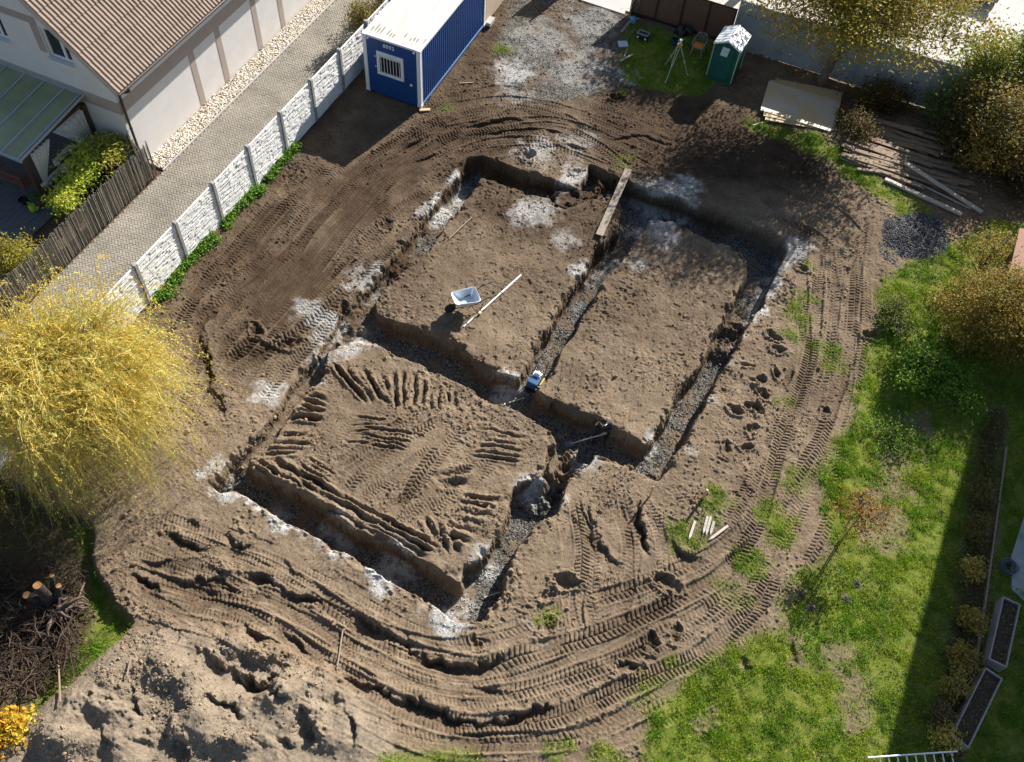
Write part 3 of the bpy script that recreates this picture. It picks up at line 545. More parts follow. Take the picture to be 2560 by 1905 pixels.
# ---- white concrete fence
f = thing('concrete_fence', 'white painted concrete fence with stone pattern panels and grey posts beside the paved drive', 'fence', (FO[0], FO[1], 0), FA)
M_fpanel = mat('white_stone_panel', (.74, .74, .72), .8, c2=(.58, .58, .55), scale=3.5, bump=.006, bscale=40, lo=.4, hi=.8)
M_fpost = mat('concrete_post', (.34, .34, .33), .85, c2=(.24, .24, .23), scale=6, bump=.003)
SP, FH = 2.0433, 1.88
def stone_panel(w_, h_, seed, flip):
    r = np.random.default_rng(seed); res = .018; nx = int(w_ / res); nz = int(h_ / res)
    D = np.zeros((nz, nx)); z = 0
    while z < nz:
        hh = int(r.integers(2, 5)); x = -int(r.integers(0, 12))
        if abs((z % 26) - 25) < 2: hh = 3
        while x < nx:
            ww = int(r.integers(7, 24)); d = r.normal(0, .0065)
            a, b_ = max(x, 0), min(x + ww, nx)
            if b_ > a:
                D[z:z + hh, a:b_] = d + np.linspace(0, r.normal(0, .008), b_ - a)[None]
                D[z:z + hh, max(b_ - 1, 0)] -= .008
            x += ww
        D[min(z + hh - 1, nz - 1)] -= .009
        z += hh
    xs = np.linspace(0, w_, nx); zs = np.linspace(0, h_, nz); X, Zz = np.meshgrid(xs, zs)
    y = .03 + np.clip(D, -.035, .04)
    v = np.stack([X, -y, Zz], -1).reshape(-1, 3); ix = np.arange(nx * nz).reshape(nz, nx)
    F = np.stack([ix[:-1, :-1], ix[:-1, 1:], ix[1:, 1:], ix[1:, :-1]], -1).reshape(-1, 4)
    vb = np.array([[0, .03, 0], [w_, .03, 0], [w_, .03, h_], [0, .03, h_], [0, -.02, h_], [w_, -.02, h_]]); n0 = len(v)
    F = np.vstack([F, np.array([[n0 + 1, n0, n0 + 3, n0 + 2], [n0 + 4, n0 + 5, n0 + 2, n0 + 3]])])
    return np.vstack([v, vb]), F
protos = []
for i, kx in enumerate(range(-6, 12)):
    if i < 6:
        v, F = stone_panel(SP - .13, FH - .03, i, 0); o = np_mesh('panel', v, F, M_fpanel, f); protos.append(o)
    else:
        o = protos[(i * 7 + i // 3) % 6].copy(); COL.objects.link(o)
    o.location = (kx * SP + .065, 0, 0)
pm = MB().box((0, 0, (FH + .02) / 2), (.125, .15, FH + .02)); pm.box((0, 0, FH + .035), (.15, .17, .03), taper=.75)
p0 = pm.build('post', M_fpost, f, bevel=.008)
p0.location = (-6 * SP, 0, 0)
for kx in range(-5, 12):
    q = p0.copy(); COL.objects.link(q); q.location = (kx * SP, 0, 0)
# ---- drive of herringbone pavers (X along the fence, Y to the left)
DX0, DX1, DY0, DY1 = -17.5, 24.0, .1, 3.36
m_ = newmat('paver'); _, N, L, b = m_
a_ = N.new('ShaderNodeAttribute'); a_.attribute_name = 'col'; n_ = N.new('ShaderNodeTexNoise'); n_.inputs['Scale'].default_value = .9; n_.inputs['Detail'].default_value = 6
tcc = N.new('ShaderNodeTexCoord'); L.new(tcc.outputs['Object'], n_.inputs[0])
mr_ = N.new('ShaderNodeMapRange'); mr_.inputs[1].default_value = .35; mr_.inputs[2].default_value = .7; mr_.inputs[3].default_value = .78; mr_.inputs[4].default_value = 1.12; L.new(n_.outputs[0], mr_.inputs[0])
vm = N.new('ShaderNodeVectorMath'); vm.operation = 'SCALE'; L.new(a_.outputs['Color'], vm.inputs[0]); L.new(mr_.outputs[0], vm.inputs['Scale'])
L.new(vm.outputs[0], b.inputs['Base Color']); b.inputs['Roughness'].default_value = .9
M_paver = m_[0]
V, F, Cc = [], [], []
c45, c = math.sqrt(.5), .094
for i in range(-300, 300):
    for b2 in range(-120, 120):
        for (dx, dy, ww, hh) in ((0, 0, 2, 1), (0, 1, 1, 2)):
            x0 = (i + 2 * b2 + dx) * c; y0 = (i - 2 * b2 + dy) * c
            # the pattern lies at 45 degrees to the drive
            g_ = .006
            P = np.array([[x0 + g_, y0 + g_], [x0 + ww * c - g_, y0 + g_], [x0 + ww * c - g_, y0 + hh * c - g_], [x0 + g_, y0 + hh * c - g_]])
            cx, cy = P.mean(0); cX, cY = (cx - cy) * c45, (cx + cy) * c45
            if not (DX0 < cX < DX1 and DY0 + .06 < cY < DY1 - .05): continue
            Q = np.stack([(P[:, 0] - P[:, 1]) * c45, (P[:, 0] + P[:, 1]) * c45], 1)
            if Q[:, 1].min() < DY0 - .03 or Q[:, 1].max() > DY1 + .06: Q[:, 1] = np.clip(Q[:, 1], DY0, DY1)
            n0 = len(V) * 8; t = .012 + rng.normal(0, .0025); sh = (Q - Q.mean(0)) * .96 + Q.mean(0)
            V.append(np.vstack([np.c_[Q, np.full(4, -.02)], np.c_[sh, np.full(4, t)]]))
            F += [(n0 + 4, n0 + 5, n0 + 6, n0 + 7)] + [(n0 + a, n0 + (a + 1) % 4, n0 + 4 + (a + 1) % 4, n0 + 4 + a) for a in range(4)]
            k_ = 1 + rng.normal(0, .055); Cc.append(np.tile(np.array([.30, .275, .225]) * k_, (8, 1)))
dv = np.concatenate(V); dXY = FO + dv[:, :1] * FU + dv[:, 1:2] * FN
drive = np_mesh('driveway', np.c_[dXY, dv[:, 2]], np.array(F), M_paver, col=np.concatenate(Cc)); tag(drive, None, kind='structure')
M_sand = mat('joint_sand', (.17, .155, .125), .95, c2=(.16, .14, .11), scale=9)
s_ = MB(); p_ = [LF(FO, FU, FN, *q)[:2] for q in ((DX0, DY0 - .08), (DX1, DY0 - .08), (DX1, DY1), (DX0, DY1))]; s_.prism(p_, -.05, -.004); tag(s_.build('driveway_bed', M_sand), None, kind='structure')
HX = C0x = np.array([-14.2709, 24.5686]); HA = R(70.3); HU = np.array([math.cos(HA), math.sin(HA)]); HN = np.array([-HU[1], HU[0]])
M_kerb = mat('kerb_concrete', (.46, .44, .40), .9, c2=(.36, .34, .31), scale=5)
s_ = MB(); s_.prism([LF(FO, FU, FN, *q)[:2] for q in ((5.25, DY1 + .005), (DX1, DY1 + .005), (DX1, DY1 + .07), (5.25, DY1 + .07))], -.05, .035); tag(s_.build('kerb', M_kerb, bevel=.006), None, kind='structure')
# ---- strip of pale pebbles
s_ = MB(); s_.prism([LF(FO, FU, FN, *q)[:2] for q in ((5.3, DY1 + .07), (DX1, DY1 + .07), (DX1, 4.35), (5.3, 4.35))], -.055, -.012); tag(s_.build('pebble_bed', mat('pebble_grit', (.40, .36, .30), .95, c2=(.2, .17, .13), scale=20)), None, kind='structure')
ico = bmesh.new(); bmesh.ops.create_icosphere(ico, subdivisions=1, radius=1); iv = np.array([v.co[:] for v in ico.verts]); itri = np.array([[v.index for v in q.verts] for q in ico.faces]); ico.free()
def stones(name, pts, size, col, mat_, squash=.6, jit=.25, smooth=True, lowpoly=False):
    n = len(pts); V = np.repeat(iv[None], n, 0) * (1 + rng.normal(0, jit * .5, (n, len(iv), 1)))
    sc = size[:, None, None] * (1 + rng.uniform(-.35, .35, (n, 1, 3))); sc[:, :, 2] *= squash; V = V * sc
    a = rng.uniform(0, 2 * PI, n); ca, sa = np.cos(a)[:, None], np.sin(a)[:, None]
    V = np.stack([V[..., 0] * ca - V[..., 1] * sa, V[..., 0] * sa + V[..., 1] * ca, V[..., 2]], -1) + pts[:, None]
    F = (itri[None] + (np.arange(n) * len(iv))[:, None, None]).reshape(-1, 3)
    return np_mesh(name, V.reshape(-1, 3), F, mat_, smooth=smooth, col=np.repeat(col, len(iv), 0))
n = 8000; qx = rng.uniform(5.3, 19.5, n); qy = rng.uniform(DY1 + .09, 4.2, n); P3 = np.array([LF(FO, FU, FN, x, y, .004) for x, y in zip(qx, qy)]); P3[:, 2] += rng.uniform(-.01, .025, n)
cl = np.clip(np.array([.58, .525, .44])[None] * (1 + rng.normal(0, .22, (n, 1))) + rng.normal(0, .03, (n, 3)), .08, .85)
tag(stones('pebbles', P3, rng.uniform(.022, .048, n), cl, M_vcol), 'pale rounded pebbles filling the strip along the white house wall', 'pebbles', kind='stuff')

# ---- house (X along the right wall away from the camera, Y to the left along the gable)
h = thing('house', 'white rendered house with brown tiled roof and taupe bands beside the paved drive', 'house', (HX[0], HX[1], 0), HA)
M_render = mat('white_render', (.70, .675, .655), .9, c2=(.64, .615, .595), scale=1.5, bump=.0025, bscale=120)
M_taupe = mat('taupe_render', (.40, .33, .29), .9, c2=(.36, .30, .265), scale=2, bump=.002, bscale=120)
M_tile = mat('clay_tile', (.245, .182, .138), .85, c2=(.19, .14, .106), scale=2.2, bump=.003, bscale=50, detail=8)
M_brown = mat('dark_brown_metal', (.045, .032, .026), .45)
M_fascia = mat('beige_fascia', (.50, .45, .38), .6, c2=(.44, .40, .33), scale=3)
HL, HW, EZ, SL = 13.0, 8.2, 3.78, .95
RY = HW / 2; RZ = 3.70 + (RY + .5) * SL
s_ = MB(); s_.box((HL / 2, .15, EZ / 2 - .05), (HL, .3, EZ - .1 + .1)); s_.build('side_wall', M_render, h)
# gable wall with two window openings
def wall_with_holes(mb, y0, y1, z0, z1, holes, t=.3):
    ys = sorted({y0, y1, *[q for a in holes for q in a[:2]]}); zs = sorted({z0, z1, *[q for a in holes for q in a[2:]]})
    for a, b_ in zip(ys[:-1], ys[1:]):
        for c_, d_ in zip(zs[:-1], zs[1:]):
            if any(q[0] <= a and b_ <= q[1] and q[2] <= c_ and d_ <= q[3] for q in holes): continue
            mb.box((t / 2, (a + b_) / 2, (c_ + d_) / 2), (t, b_ - a, d_ - c_))
WINS = [(1.36, 2.36, 3.92, 5.05), (4.02, 5.02, 3.92, 5.05)]
s_ = MB()
wall_with_holes(s_, .3, HW, 0, 3.9, [])
roofz = lambda y: 3.70 + (min(y, HW - y) + .5) * SL - .16
# stepped build-up under the rafters, cut to the roof line
segs = [.3, 1.36, 2.36, RY, 4.02 if RY < 4.02 else RY, 5.02, HW]; segs = sorted(set([.3, 1.36, 2.36, RY, 4.02, 5.02, HW]))
for a, b_ in zip(segs[:-1], segs[1:]):
    for z0, z1 in ((3.9, None),):
        hole_ = [q for q in WINS if q[0] <= a and b_ <= q[1]]
        def poly(zlo, cap=None):
            za, zb = roofz(a), roofz(b_); 
            if cap: za, zb = min(za, cap), min(zb, cap)
            return [(0, a, zlo), (0, b_, zlo), (0, b_, max(zb, zlo + .01)), (0, a, max(za, zlo + .01))]
        if hole_:
            q = hole_[0]; s_.extr([(0, a, 3.9), (0, b_, 3.9), (0, b_, q[2]), (0, a, q[2])], (.3, 0, 0))
            if min(roofz(a), roofz(b_)) > q[3]: s_.extr(poly(q[3]), (.3, 0, 0))
        else: s_.extr(poly(3.9), (.3, 0, 0))
s_.build('gable_wall', M_render, h)
# bands: 12 mm proud of the walls
s_ = MB(); s_.box((HL / 2 - .006, -.006, 2.62), (HL + .012, .012, .5))
for x in (3.93, 5.55, 7.9, 9.6): s_.box((x, -.006, 1.18), (.30, .012, 2.36))
s_.box((-.006, HW / 2, 2.62), (.012, HW, .5)); s_.box((-.006, 3.2, 5.22), (.012, 1.62, .28)); s_.box((-.006, 2.56, 4.55), (.012, .3, 1.05)); s_.box((-.006, 5.8, 5.22), (.012, 1.5, .28)); s_.build('wall_band', M_taupe, h)
M_pvc = mat('white_pvc', (.78, .79, .80), .35)
for (y0, y1, z0, z1) in WINS:
    fr = MB()
    for a, b_, c_, d_ in ((y0, y1, z0, z0 + .07), (y0, y1, z1 - .07, z1), (y0, y0 + .07, z0 + .07, z1 - .07), (y1 - .07, y1, z0 + .07, z1 - .07), (y0 + .30, y0 + .40, z0 + .07, z1 - .07)):
        fr.box((.13, (a + b_) / 2, (c_ + d_) / 2), (.09, b_ - a, d_ - c_))
    wv = fr.build('window', M_pvc, h, bevel=.006)
    MB().box((.14, (y0 + y1) / 2, (z0 + z1) / 2), (.02, y1 - y0 - .1, z1 - z0 - .1)).build('pane', M_glass, wv)
    MB().box((-.03, (y0 + y1) / 2, z0 - .025), (.22, y1 - y0 + .12, .04)).build('sill', M_pvc, wv, bevel=.005)
# roof: tiles laid in courses, two rolls per tile
def tiles(side):
    rib, course = .168, .40; x0, x1 = -.34, HL + .3; n = int((x1 - x0) / rib); sl_len = (RY + .5) * math.sqrt(1 + SL * SL); rows = int(sl_len / course)
    cs, sn = 1 / math.sqrt(1 + SL * SL), SL / math.sqrt(1 + SL * SL)
    prof = [(0, 0.0), (.10, .006), (.2, .03), (.32, .055), (.45, .062), (.6, .05), (.74, .022), (.86, .004)]
    xs = np.concatenate([x0 + (i + np.array([q[0] for q in prof])) * rib for i in range(n)]); ps = np.tile([q[1] for q in prof], n); V, F = [], []; o = 0
    for r in range(rows):
        jit = rng.normal(0, .004)
        for t, lift in ((r * course - .03, .034), ((r + 1) * course, .004)):
            hgt = ps * .5 + lift * .8 + jit
            V.append(np.stack([xs, -.5 + t * cs - hgt * sn, 3.70 + t * sn + hgt * cs], 1))
        V.append(np.stack([xs, -.5 + (r * course - .03) * cs + 0 * xs, 3.70 + (r * course - .03) * sn + 0 * xs], 1))
        m = len(xs); i = np.arange(m - 1)
        F.append(np.stack([o + i, o + i + 1, o + m + i + 1, o + m + i], 1)); F.append(np.stack([o + 2 * m + i, o + 2 * m + i + 1, o + i + 1, o + i], 1)); o += 3 * m
    V = np.concatenate(V)
    if side: V[:, 1] = HW - V[:, 1]; 
    return V, np.concatenate(F), o
V, F, o1 = tiles(0); V2, F2, _ = tiles(1)
rf = np_mesh('roof', np.vstack([V, V2]), np.vstack([F, F2[:, ::-1] + o1]), M_tile, h)
s_ = MB()
for sgn in (0, 1):
    fy = (lambda y: HW - y) if sgn else (lambda y: y)
    s_.extr([(-.3, fy(-.5), 3.66), (-.3, fy(RY), RZ - .04), (-.3, fy(RY), RZ - .20), (-.3, fy(-.36), 3.66 - .03)], (HL + .55, 0, 0))
s_.build('roof_deck', M_fascia, rf)
s_ = MB()
for sgn in (0, 1):
    fy = (lambda y: HW - y) if sgn else (lambda y: y)
    s_.extr([(-.34, fy(-.5), 3.70), (-.34, fy(RY), RZ), (-.34, fy(RY), RZ - .22), (-.34, fy(-.5), 3.5)], (.036, 0, 0))
s_.build('bargeboard', M_fascia, rf)
# gutter + downpipe
s_ = MB(); a = np.linspace(PI, 2 * PI, 9); pr = [(0, -.60 + .07 * math.cos(t), 3.70 + .07 * math.sin(t)) for t in a] + [(0, -.60 + .055 * math.cos(t), 3.70 + .055 * math.sin(t)) for t in a[::-1]]
s_.extr([(x - .3, y, z) for x, y, z in pr], (HL + .5, 0, 0)); s_.build('gutter', M_brown, h)
s_ = MB(); s_.tube([(.12, -.6, 3.65), (.12, -.6, 3.52), (.12, -.45, 3.42), (.12, -.2, 3.3), (.12, -.09, 3.2), (.12, -.075, 3.05), (.12, -.075, 0)], .048, 10)
for z in (.6, 1.7, 2.9): s_.tube([(.12, -.075, z), (.12, -.075, z + .05)], .058, 10)
s_.build('downpipe', M_brown, h, smooth=True)
# ---- terrace canopy (a lean-to of glass panes on brown posts)
def HL3(x, y, z=0): p = HX + HU * x + HN * y; return np.array([p[0], p[1], z])
cp = thing('terrace_canopy', 'lean-to canopy of greenish glass panes on dark posts against the white gable wall', 'canopy', (HX[0], HX[1], 0), HA)
M_cglass, N, L, b = newmat('canopy_glass'); b.inputs['Base Color'].default_value = (.14, .16, .10, 1); b.inputs['Roughness'].default_value = .25; b.inputs['Alpha'].default_value = .93
n_ = N.new('ShaderNodeTexNoise'); n_.inputs['Scale'].default_value = 1.6; n_.inputs['Detail'].default_value = 6; rr = N.new('ShaderNodeValToRGB'); rr.color_ramp.elements[0].position = .3; rr.color_ramp.elements[0].color = (.24, .27, .145, 1); rr.color_ramp.elements[1].position = .7; rr.color_ramp.elements[1].color = (.46, .48, .28, 1); L.new(n_.outputs[0], rr.inputs[0]); L.new(rr.outputs[0], b.inputs['Base Color'])
M_cframe = mat('grey_blue_frame', (.42, .47, .53), .4, .3)
M_post = mat('dark_brown_timber', (.055, .032, .022), .6, c2=(.08, .045, .03), scale=5)
CW0, CW1, CX = 1.42, 6.0, -3.3
za, zb = 2.68, 2.36
s_ = MB(); s_.extr([(-.02, CW0, za), (-.02, CW1, za), (CX, CW1, zb), (CX, CW0, zb)], (0, 0, -.02)); s_.build('glass_pane', M_cglass, cp)
s_ = MB()
for y in [CW0 + .02, CW0 + .16] + [CW0 + .83 * k for k in range(1, 6)]: s_.beam((-.02, y, za + .02), (CX - .03, y, zb + .02), .045, .05)
s_.beam((CX - .03, CW0, zb - .03), (CX - .03, CW1, zb - .03), .05, .12); s_.beam((-.03, CW0, za + .01), (-.03, CW1, za + .01), .06, .1); s_.build('frame', M_cframe, cp, bevel=.005)
for x, y in ((-3.05, CW0 + .25), (-3.05, CW1 - .2), (-.12, CW0 + .2)): MB().box((x, y, 1.16), (.17, .17, 2.3)).build('post', M_post, cp, bevel=.01)
MB().box((-1.6, CW0 + .22, .98), (2.9, .06, .05)).box((-1.6, CW0 + .22, 2.3), (2.9, .08, .12)).build('rail', M_post, cp)
# curtains tied to the posts
M_cloth = mat('cream_cloth', (.62, .60, .54), .9, c2=(.52, .50, .45), scale=4)
def curtain(x0, x1, xt, y, lab):
    c_ = thing('curtain', lab, 'curtain', HL3(xt, y, 0), HA); n = 26; zs = [2.22, 1.9, 1.5, 1.1, .9, .55, .1]; V = []
    for z in zs:
        k_ = 0 if z > 2.1 else min(1, (2.2 - z) / 1.2)
        if z < .9: k_ = 1 - (.9 - z) * .25
        for i in range(n):
            t = i / (n - 1); xx = (x0 + (x1 - x0) * t) * (1 - k_ * .8); V.append((xx, .045 * math.sin(t * 30) * (1 - .4 * k_), z))
    F = np.array([(r * n + i, r * n + i + 1, (r + 1) * n + i + 1, (r + 1) * n + i) for r in range(len(zs) - 1) for i in range(n - 1)])
    o = np_mesh('cloth', np.array(V), F, M_cloth, c_, smooth=True); so_ = o.modifiers.new('thickness', 'SOLIDIFY'); so_.thickness = .008
    MB().tube([(-.12, 0, .92), (.12, 0, .9)], .06, 8).build('tie', M_cloth, c_)
curtain(-1.1, 0, -.28, CW0 + .12, 'cream curtain tied to the canopy post beside the house wall')
curtain(0, .9, -2.86, CW0 + .12, 'cream curtain tied to the outer corner post of the canopy')
# terrace floor, bench, planters, pots, watering can
M_deck = mat('grey_decking', (.15, .145, .155), .8, c2=(.09, .085, .09), scale=3, stretch=(10, 1, 1))
s_ = MB()
for i in range(26): s_.box((-2.7, 1.35 + i * .15 * 1.6 - .1, -.01), (5.4 if i else 5.4, .232, .05))
dk = s_.build('terrace_deck', M_deck); dk.location = (HX[0], HX[1], 0); dk.rotation_euler = (0, 0, HA); tag(dk, None, kind='structure')
M_redwood = mat('red_brown_wood', (.22, .085, .06), .55, c2=(.16, .06, .045), scale=4, stretch=(1, 8, 8))
bn = thing('garden_bench', 'red brown slatted garden bench under the edge of the glass canopy', 'bench', HL3(-3.0, 3.1), HA)
s_ = MB()
for i in range(4): s_.box((.12 + i * .11, 0, .42), (.09, 1.3, .025))
s_.build('seat', M_redwood, bn, bevel=.004)
s_ = MB(); s_.box((.0, 0, .85), (.04, 1.3, .08)); s_.box((.0, 0, .5), (.04, 1.3, .05))
for i in range(11): s_.box((.0, -.55 + i * .11, .67), (.02, .05, .3))
s_.build('backrest', M_redwood, bn, bevel=.004)
for x in (0, .48):
    for y in (-.6, .6): MB().box((x, y, .21 if x else .42), (.05, .05, .42 if x else .84)).build('leg', M_redwood, bn)
MB().box((.24, -.62, .62), (.5, .06, .04)).build('armrest', M_redwood, bn); MB().box((.24, .62, .62), (.5, .06, .04)).build('armrest', M_redwood, bn)
def sofa(x, y, lab, cushion, rz=0):
    t = thing('planter_box' if not cushion else 'box_sofa', lab, 'planter' if not cushion else 'sofa', HL3(x, y, .02), HA + rz)
    s_ = MB(); w_, d_, hh = .95, .8, .55
    for c_, dd in (((0, -d_ / 2, hh / 2), (w_, .14, hh)), ((0, d_ / 2, hh / 2), (w_, .14, hh)), ((-w_ / 2, 0, hh / 2), (.14, d_ - .14, hh)), ((w_ / 2, 0, hh / 2), (.14, d_ - .14, hh)), ((0, 0, .1), (w_ - .14, d_ - .14, .16))): s_.box(c_, dd)
    s_.build('body', M_white, t, bevel=.012)
    if cushion: MB().box((0, 0, .47), (w_ - .16, d_ - .16, .16)).build('cushion', mat('pink_cushion', (.42, .24, .23), .9), t, bevel=.04)
    else: MB().box((0, 0, .3), (w_ - .16, d_ - .16, .1)).build('inset', mat('dark_soil', (.05, .055, .06), .9, c2=(.1, .1, .1), scale=12), t)
sofa(-2.15, 1.55, 'white square box seat with dark open centre behind the corner post', False, .12); sofa(-1.1, 1.95, 'white box seat with dusty pink cushions deeper under the canopy', True, .05)
def pot(name, lab, cat, p, r, hh, m_, plant=None, rim=True):
    t = thing(name, lab, cat, p); MB().lathe([(r * .7, 0), (r, hh), (r * 1.06, hh), (r * 1.06, hh + .03), (r * .9, hh + .03), (r * .85, hh - .03), (.01, hh - .04)], 16).build('pot', m_, t, smooth=False); return t
M_terra = mat('terracotta', (.30, .12, .07), .8, c2=(.22, .09, .06), scale=5); M_tealpot = mat('teal_glaze', (.05, .10, .12), .35)
pots = [pot('flower_pot', 'terracotta pot with pale green foliage on the terrace edge', 'pot', np.append(G(104, 512), .03), .17, .3, M_terra), pot('plant_tub', 'dark blue green tub between the climber and the terrace', 'pot', np.append(G(132, 508), .03), .24, .42, M_tealpot), pot('plant_bowl', 'low dark bowl beside the watering can', 'pot', np.append(G(62, 508), .03), .16, .14, M_dark)]
wc = thing('watering_can', 'lime green plastic watering can on the terrace step', 'watering can', np.append(G(86, 528), .03), R(-20))
M_lime = mat('lime_plastic', (.38, .62, .03), .4)
s_ = MB(); s_.lathe([(.10, 0), (.12, .02), (.12, .24), (.09, .28), (.07, .28), (.06, .25)], 16); s_.build('body', M_lime, wc, smooth=True)
MB().tube([(.1, 0, .06), (.2, 0, .14), (.3, 0, .27)], [.03, .02, .015], 8).lathe([(.015, 0), (.045, .05)], 10, (.3, 0, .26)).build('spout', M_lime, wc, smooth=True)
MB().tube([(.02, 0, .27), (-.08, 0, .36), (-.18, 0, .3), (-.17, 0, .14), (-.11, 0, .08)], .014, 8).build('handle', M_lime, wc, smooth=True)
# ---- reed screen along the drive
M_reed = mat('reed_screen', (.36, .325, .265), .9, c2=(.17, .15, .12), scale=3.5, stretch=(14, 14, .5), bump=.01, bscale=10, detail=7)
def reed(name, pts, lab, hgt):
    t = thing(name, lab, 'fence', np.append(pts[0], 0)); V, F, C_ = [], [], []; o = np.asarray(pts[0])
    mb = MB(); P = [np.asarray(p) - o for p in pts]
    for a, b_ in zip(P[:-1], P[1:]):
        L_ = np.linalg.norm(b_ - a); d = (b_ - a) / L_; n_ = int(L_ / .022)
        for i in range(n_):
            q = a + d * (i + .5) / n_ * L_ + np.array([-d[1], d[0]]) * rng.normal(0, .012); hh = hgt * (1 + rng.normal(0, .035)); le = rng.normal(0, .02)
            mb.box((q[0] + le / 2, q[1], hh / 2), (.016, .016, hh), rotz(rng.uniform(0, 1.5)))
    mb.build('screen', M_reed, t)
    for a, b_ in zip(P[:-1], P[1:]):
        L_ = np.linalg.norm(b_ - a); k_ = max(1, int(L_ / 1.6)); d = (b_ - a) / L_; nn = np.array([d[1], -d[0]]) * .04
        for i in range(k_ + 1):
            q = a + (b_ - a) * i / k_ + nn; MB().tube([(q[0], q[1], 0), (q[0], q[1], hgt + .06)], .022, 8).build('post', M_brown, t)
    return t
rl = [LF(FO, FU, FN, x, 3.46)[:2] for x in (5.0, -1.0, -9)]
reed('reed_fence', rl, 'weathered grey brown reed screen along the edge of the paved drive', 1.45)
reed('reed_screen', [HL3(-.05, .0)[:2], HL3(-.42, -.68)[:2]], 'short reed panel closing the gap between house corner and drive', 1.5)
gp = thing('gate_frame', 'slim dark metal frame leaning at the end of the pebble strip', 'frame', HL3(-.3, -.62), HA)
MB().tube([(0, 0, 0), (0, 0, 1.4)], .022, 8).tube([(-.55, -.1, 0), (0, -.0, 1.35)], .018, 8).build('bars', M_brown, gp)
# ================================================================== CONTAINER
CA = R(71.118); CO_ = np.array([-4.6183, 29.2743]); cu = np.array([math.cos(CA), math.sin(CA)]); cn = np.array([-cu[1], cu[0]])
ct = thing('site_container', 'blue steel site container with white corner posts, barred window and ribbed cream roof', 'container', (CO_[0], CO_[1], .05), CA)
M_blue = mat('blue_paint', (.007, .058, .225), .45, c2=(.009, .044, .165), scale=1.3, stretch=(1, 1, .35), lo=.45, hi=.75)
M_cwhite = mat('container_white', (.74, .76, .78), .45, c2=(.60, .62, .63), scale=3, lo=.5, hi=.8)
M_croof = mat('container_roof', (.52, .515, .485), .6, c2=(.43, .425, .395), scale=1.1, stretch=(.25, 3, 1), lo=.45, hi=.75)
M_rust = mat('roof_dirt', (.13, .095, .065), .9, c2=(.3, .26, .2), scale=14)
CL, CW, CH = 6.058, 2.438, 2.591
def corr(n, amp, x0, x1):
    pitch = (x1 - x0) / n; P = []
    for i in range(n):
        for t, d in ((0, 0), (.32, 0), (.45, amp), (.87, amp)): P.append((x0 + (i + t) * pitch, d))
    return P + [(x1, 0)]
def corr_panel(P, f0, f1, mi=None):
    v = [f0(a, d) for a, d in P] + [f1(a, d) for a, d in P]; k_ = len(P)
    return MB().add(v, [(i, i + 1, k_ + i + 1, k_ + i) for i in range(k_ - 1)])
P = corr(34, .022, .14, CL - .14)
corr_panel(P, lambda a, d: (a, .045 - d, .12), lambda a, d: (a, .045 - d, CH - .1)).build('side_panel', M_blue, ct)
o_ = corr_panel(P, lambda a, d: (a, CW - .045 + d, .12), lambda a, d: (a, CW - .045 + d, CH - .1)).build('side_panel', M_blue, ct)
wl = MB()   # end wall with the window opening
y0, y1, z0, z1 = .72, 1.86, .98, 2.02
for c_, d_ in (((.05, .43, CH / 2), (.05, .58, CH - .16)), ((.05, (1.86 + CW - .14) / 2, CH / 2), (.05, CW - .14 - 1.86, CH - .16)), ((.05, 1.29, (z0 + .08) / 2), (.05, 1.14, z0 - .08)), ((.05, 1.29, (z1 + CH - .08) / 2), (.05, 1.14, CH - .08 - z1))): wl.box(c_, d_)
wl.build('end_wall', M_blue, ct); MB().box((CL - .05, CW / 2, CH / 2), (.05, CW - .28, CH - .16)).build('end_wall', M_blue, ct)
for x in (0, CL - .16):
    for y in (0, CW - .16):
        s_ = MB(); s_.box((x + .08, y + .08, CH / 2), (.16, .16, CH - .24)); s_.build('corner_post', M_cwhite, ct, bevel=.012)
        for z in (.06, CH - .06):
            cc = MB(); cc.box((x + .08, y + .08, z), (.178, .178, .118)); k_ = cc.build('corner_casting', M_cwhite, ct, bevel=.01)
    XX
for c_, d_ in (((CL / 2, .06, CH - .055), (CL - .34, .10, .10)), ((CL / 2, CW - .06, CH - .055), (CL - .34, .10, .10)), ((.055, CW / 2, CH - .045), (.09, CW - .34, .085)), ((CL - .055, CW / 2, CH - .045), (.09, CW - .34, .085))): MB().box(c_, d_).build('top_rail', M_cwhite, ct, bevel=.008)
M_lblue = mat('pale_blue_paint', (.06, .16, .36), .45)
for y in (.05, CW - .05): MB().box((CL / 2, y, .07), (CL - .34, .09, .11)).build('bottom_rail', M_lblue, ct, bevel=.006)
MB().box((.055, CW / 2, .08), (.08, CW - .34, .13)).build('bottom_rail', M_blue, ct, bevel=.006)
P = [(y, d) for y, d in corr(17, .02, .11, CW - .11)]
rfc = corr_panel(P[::-1], lambda a, d: (.10, a, CH - .01 + d - .012), lambda a, d: (CL - .10, a, CH - .01 + d - .012)).build('roof', M_croof, ct)
s_ = MB(); pitch = (CW - .22) / 17
for i in range(17):
    if rng.random() < .85 and i not in (7, 8):
        y = .11 + (i + .17) * pitch; L_ = rng.uniform(.2, .55) if i > 8 else rng.uniform(.12, .4); x0 = .28 + (.16 if i < 7 else 0) + rng.uniform(0, .08); k_ = 9
        l_ = np.linspace(0, 1, k_); wv = pitch * .15 * np.sin(l_ * PI) ** .5 * (1 + rng.normal(0, .12, k_)) + .003
        v = [(x0 + t * L_, y - q, CH - .017) for t, q in zip(l_, wv)] + [(x0 + t * L_, y + q, CH - .017) for t, q in zip(l_, wv)]
        s_.add(v, [(j, j + 1, k_ + j + 1, k_ + j) for j in range(k_ - 1)])
rd_ = s_.build('roof_dirt', M_rust, rfc); rd_['kind'] = 'stuff'
wf = MB()
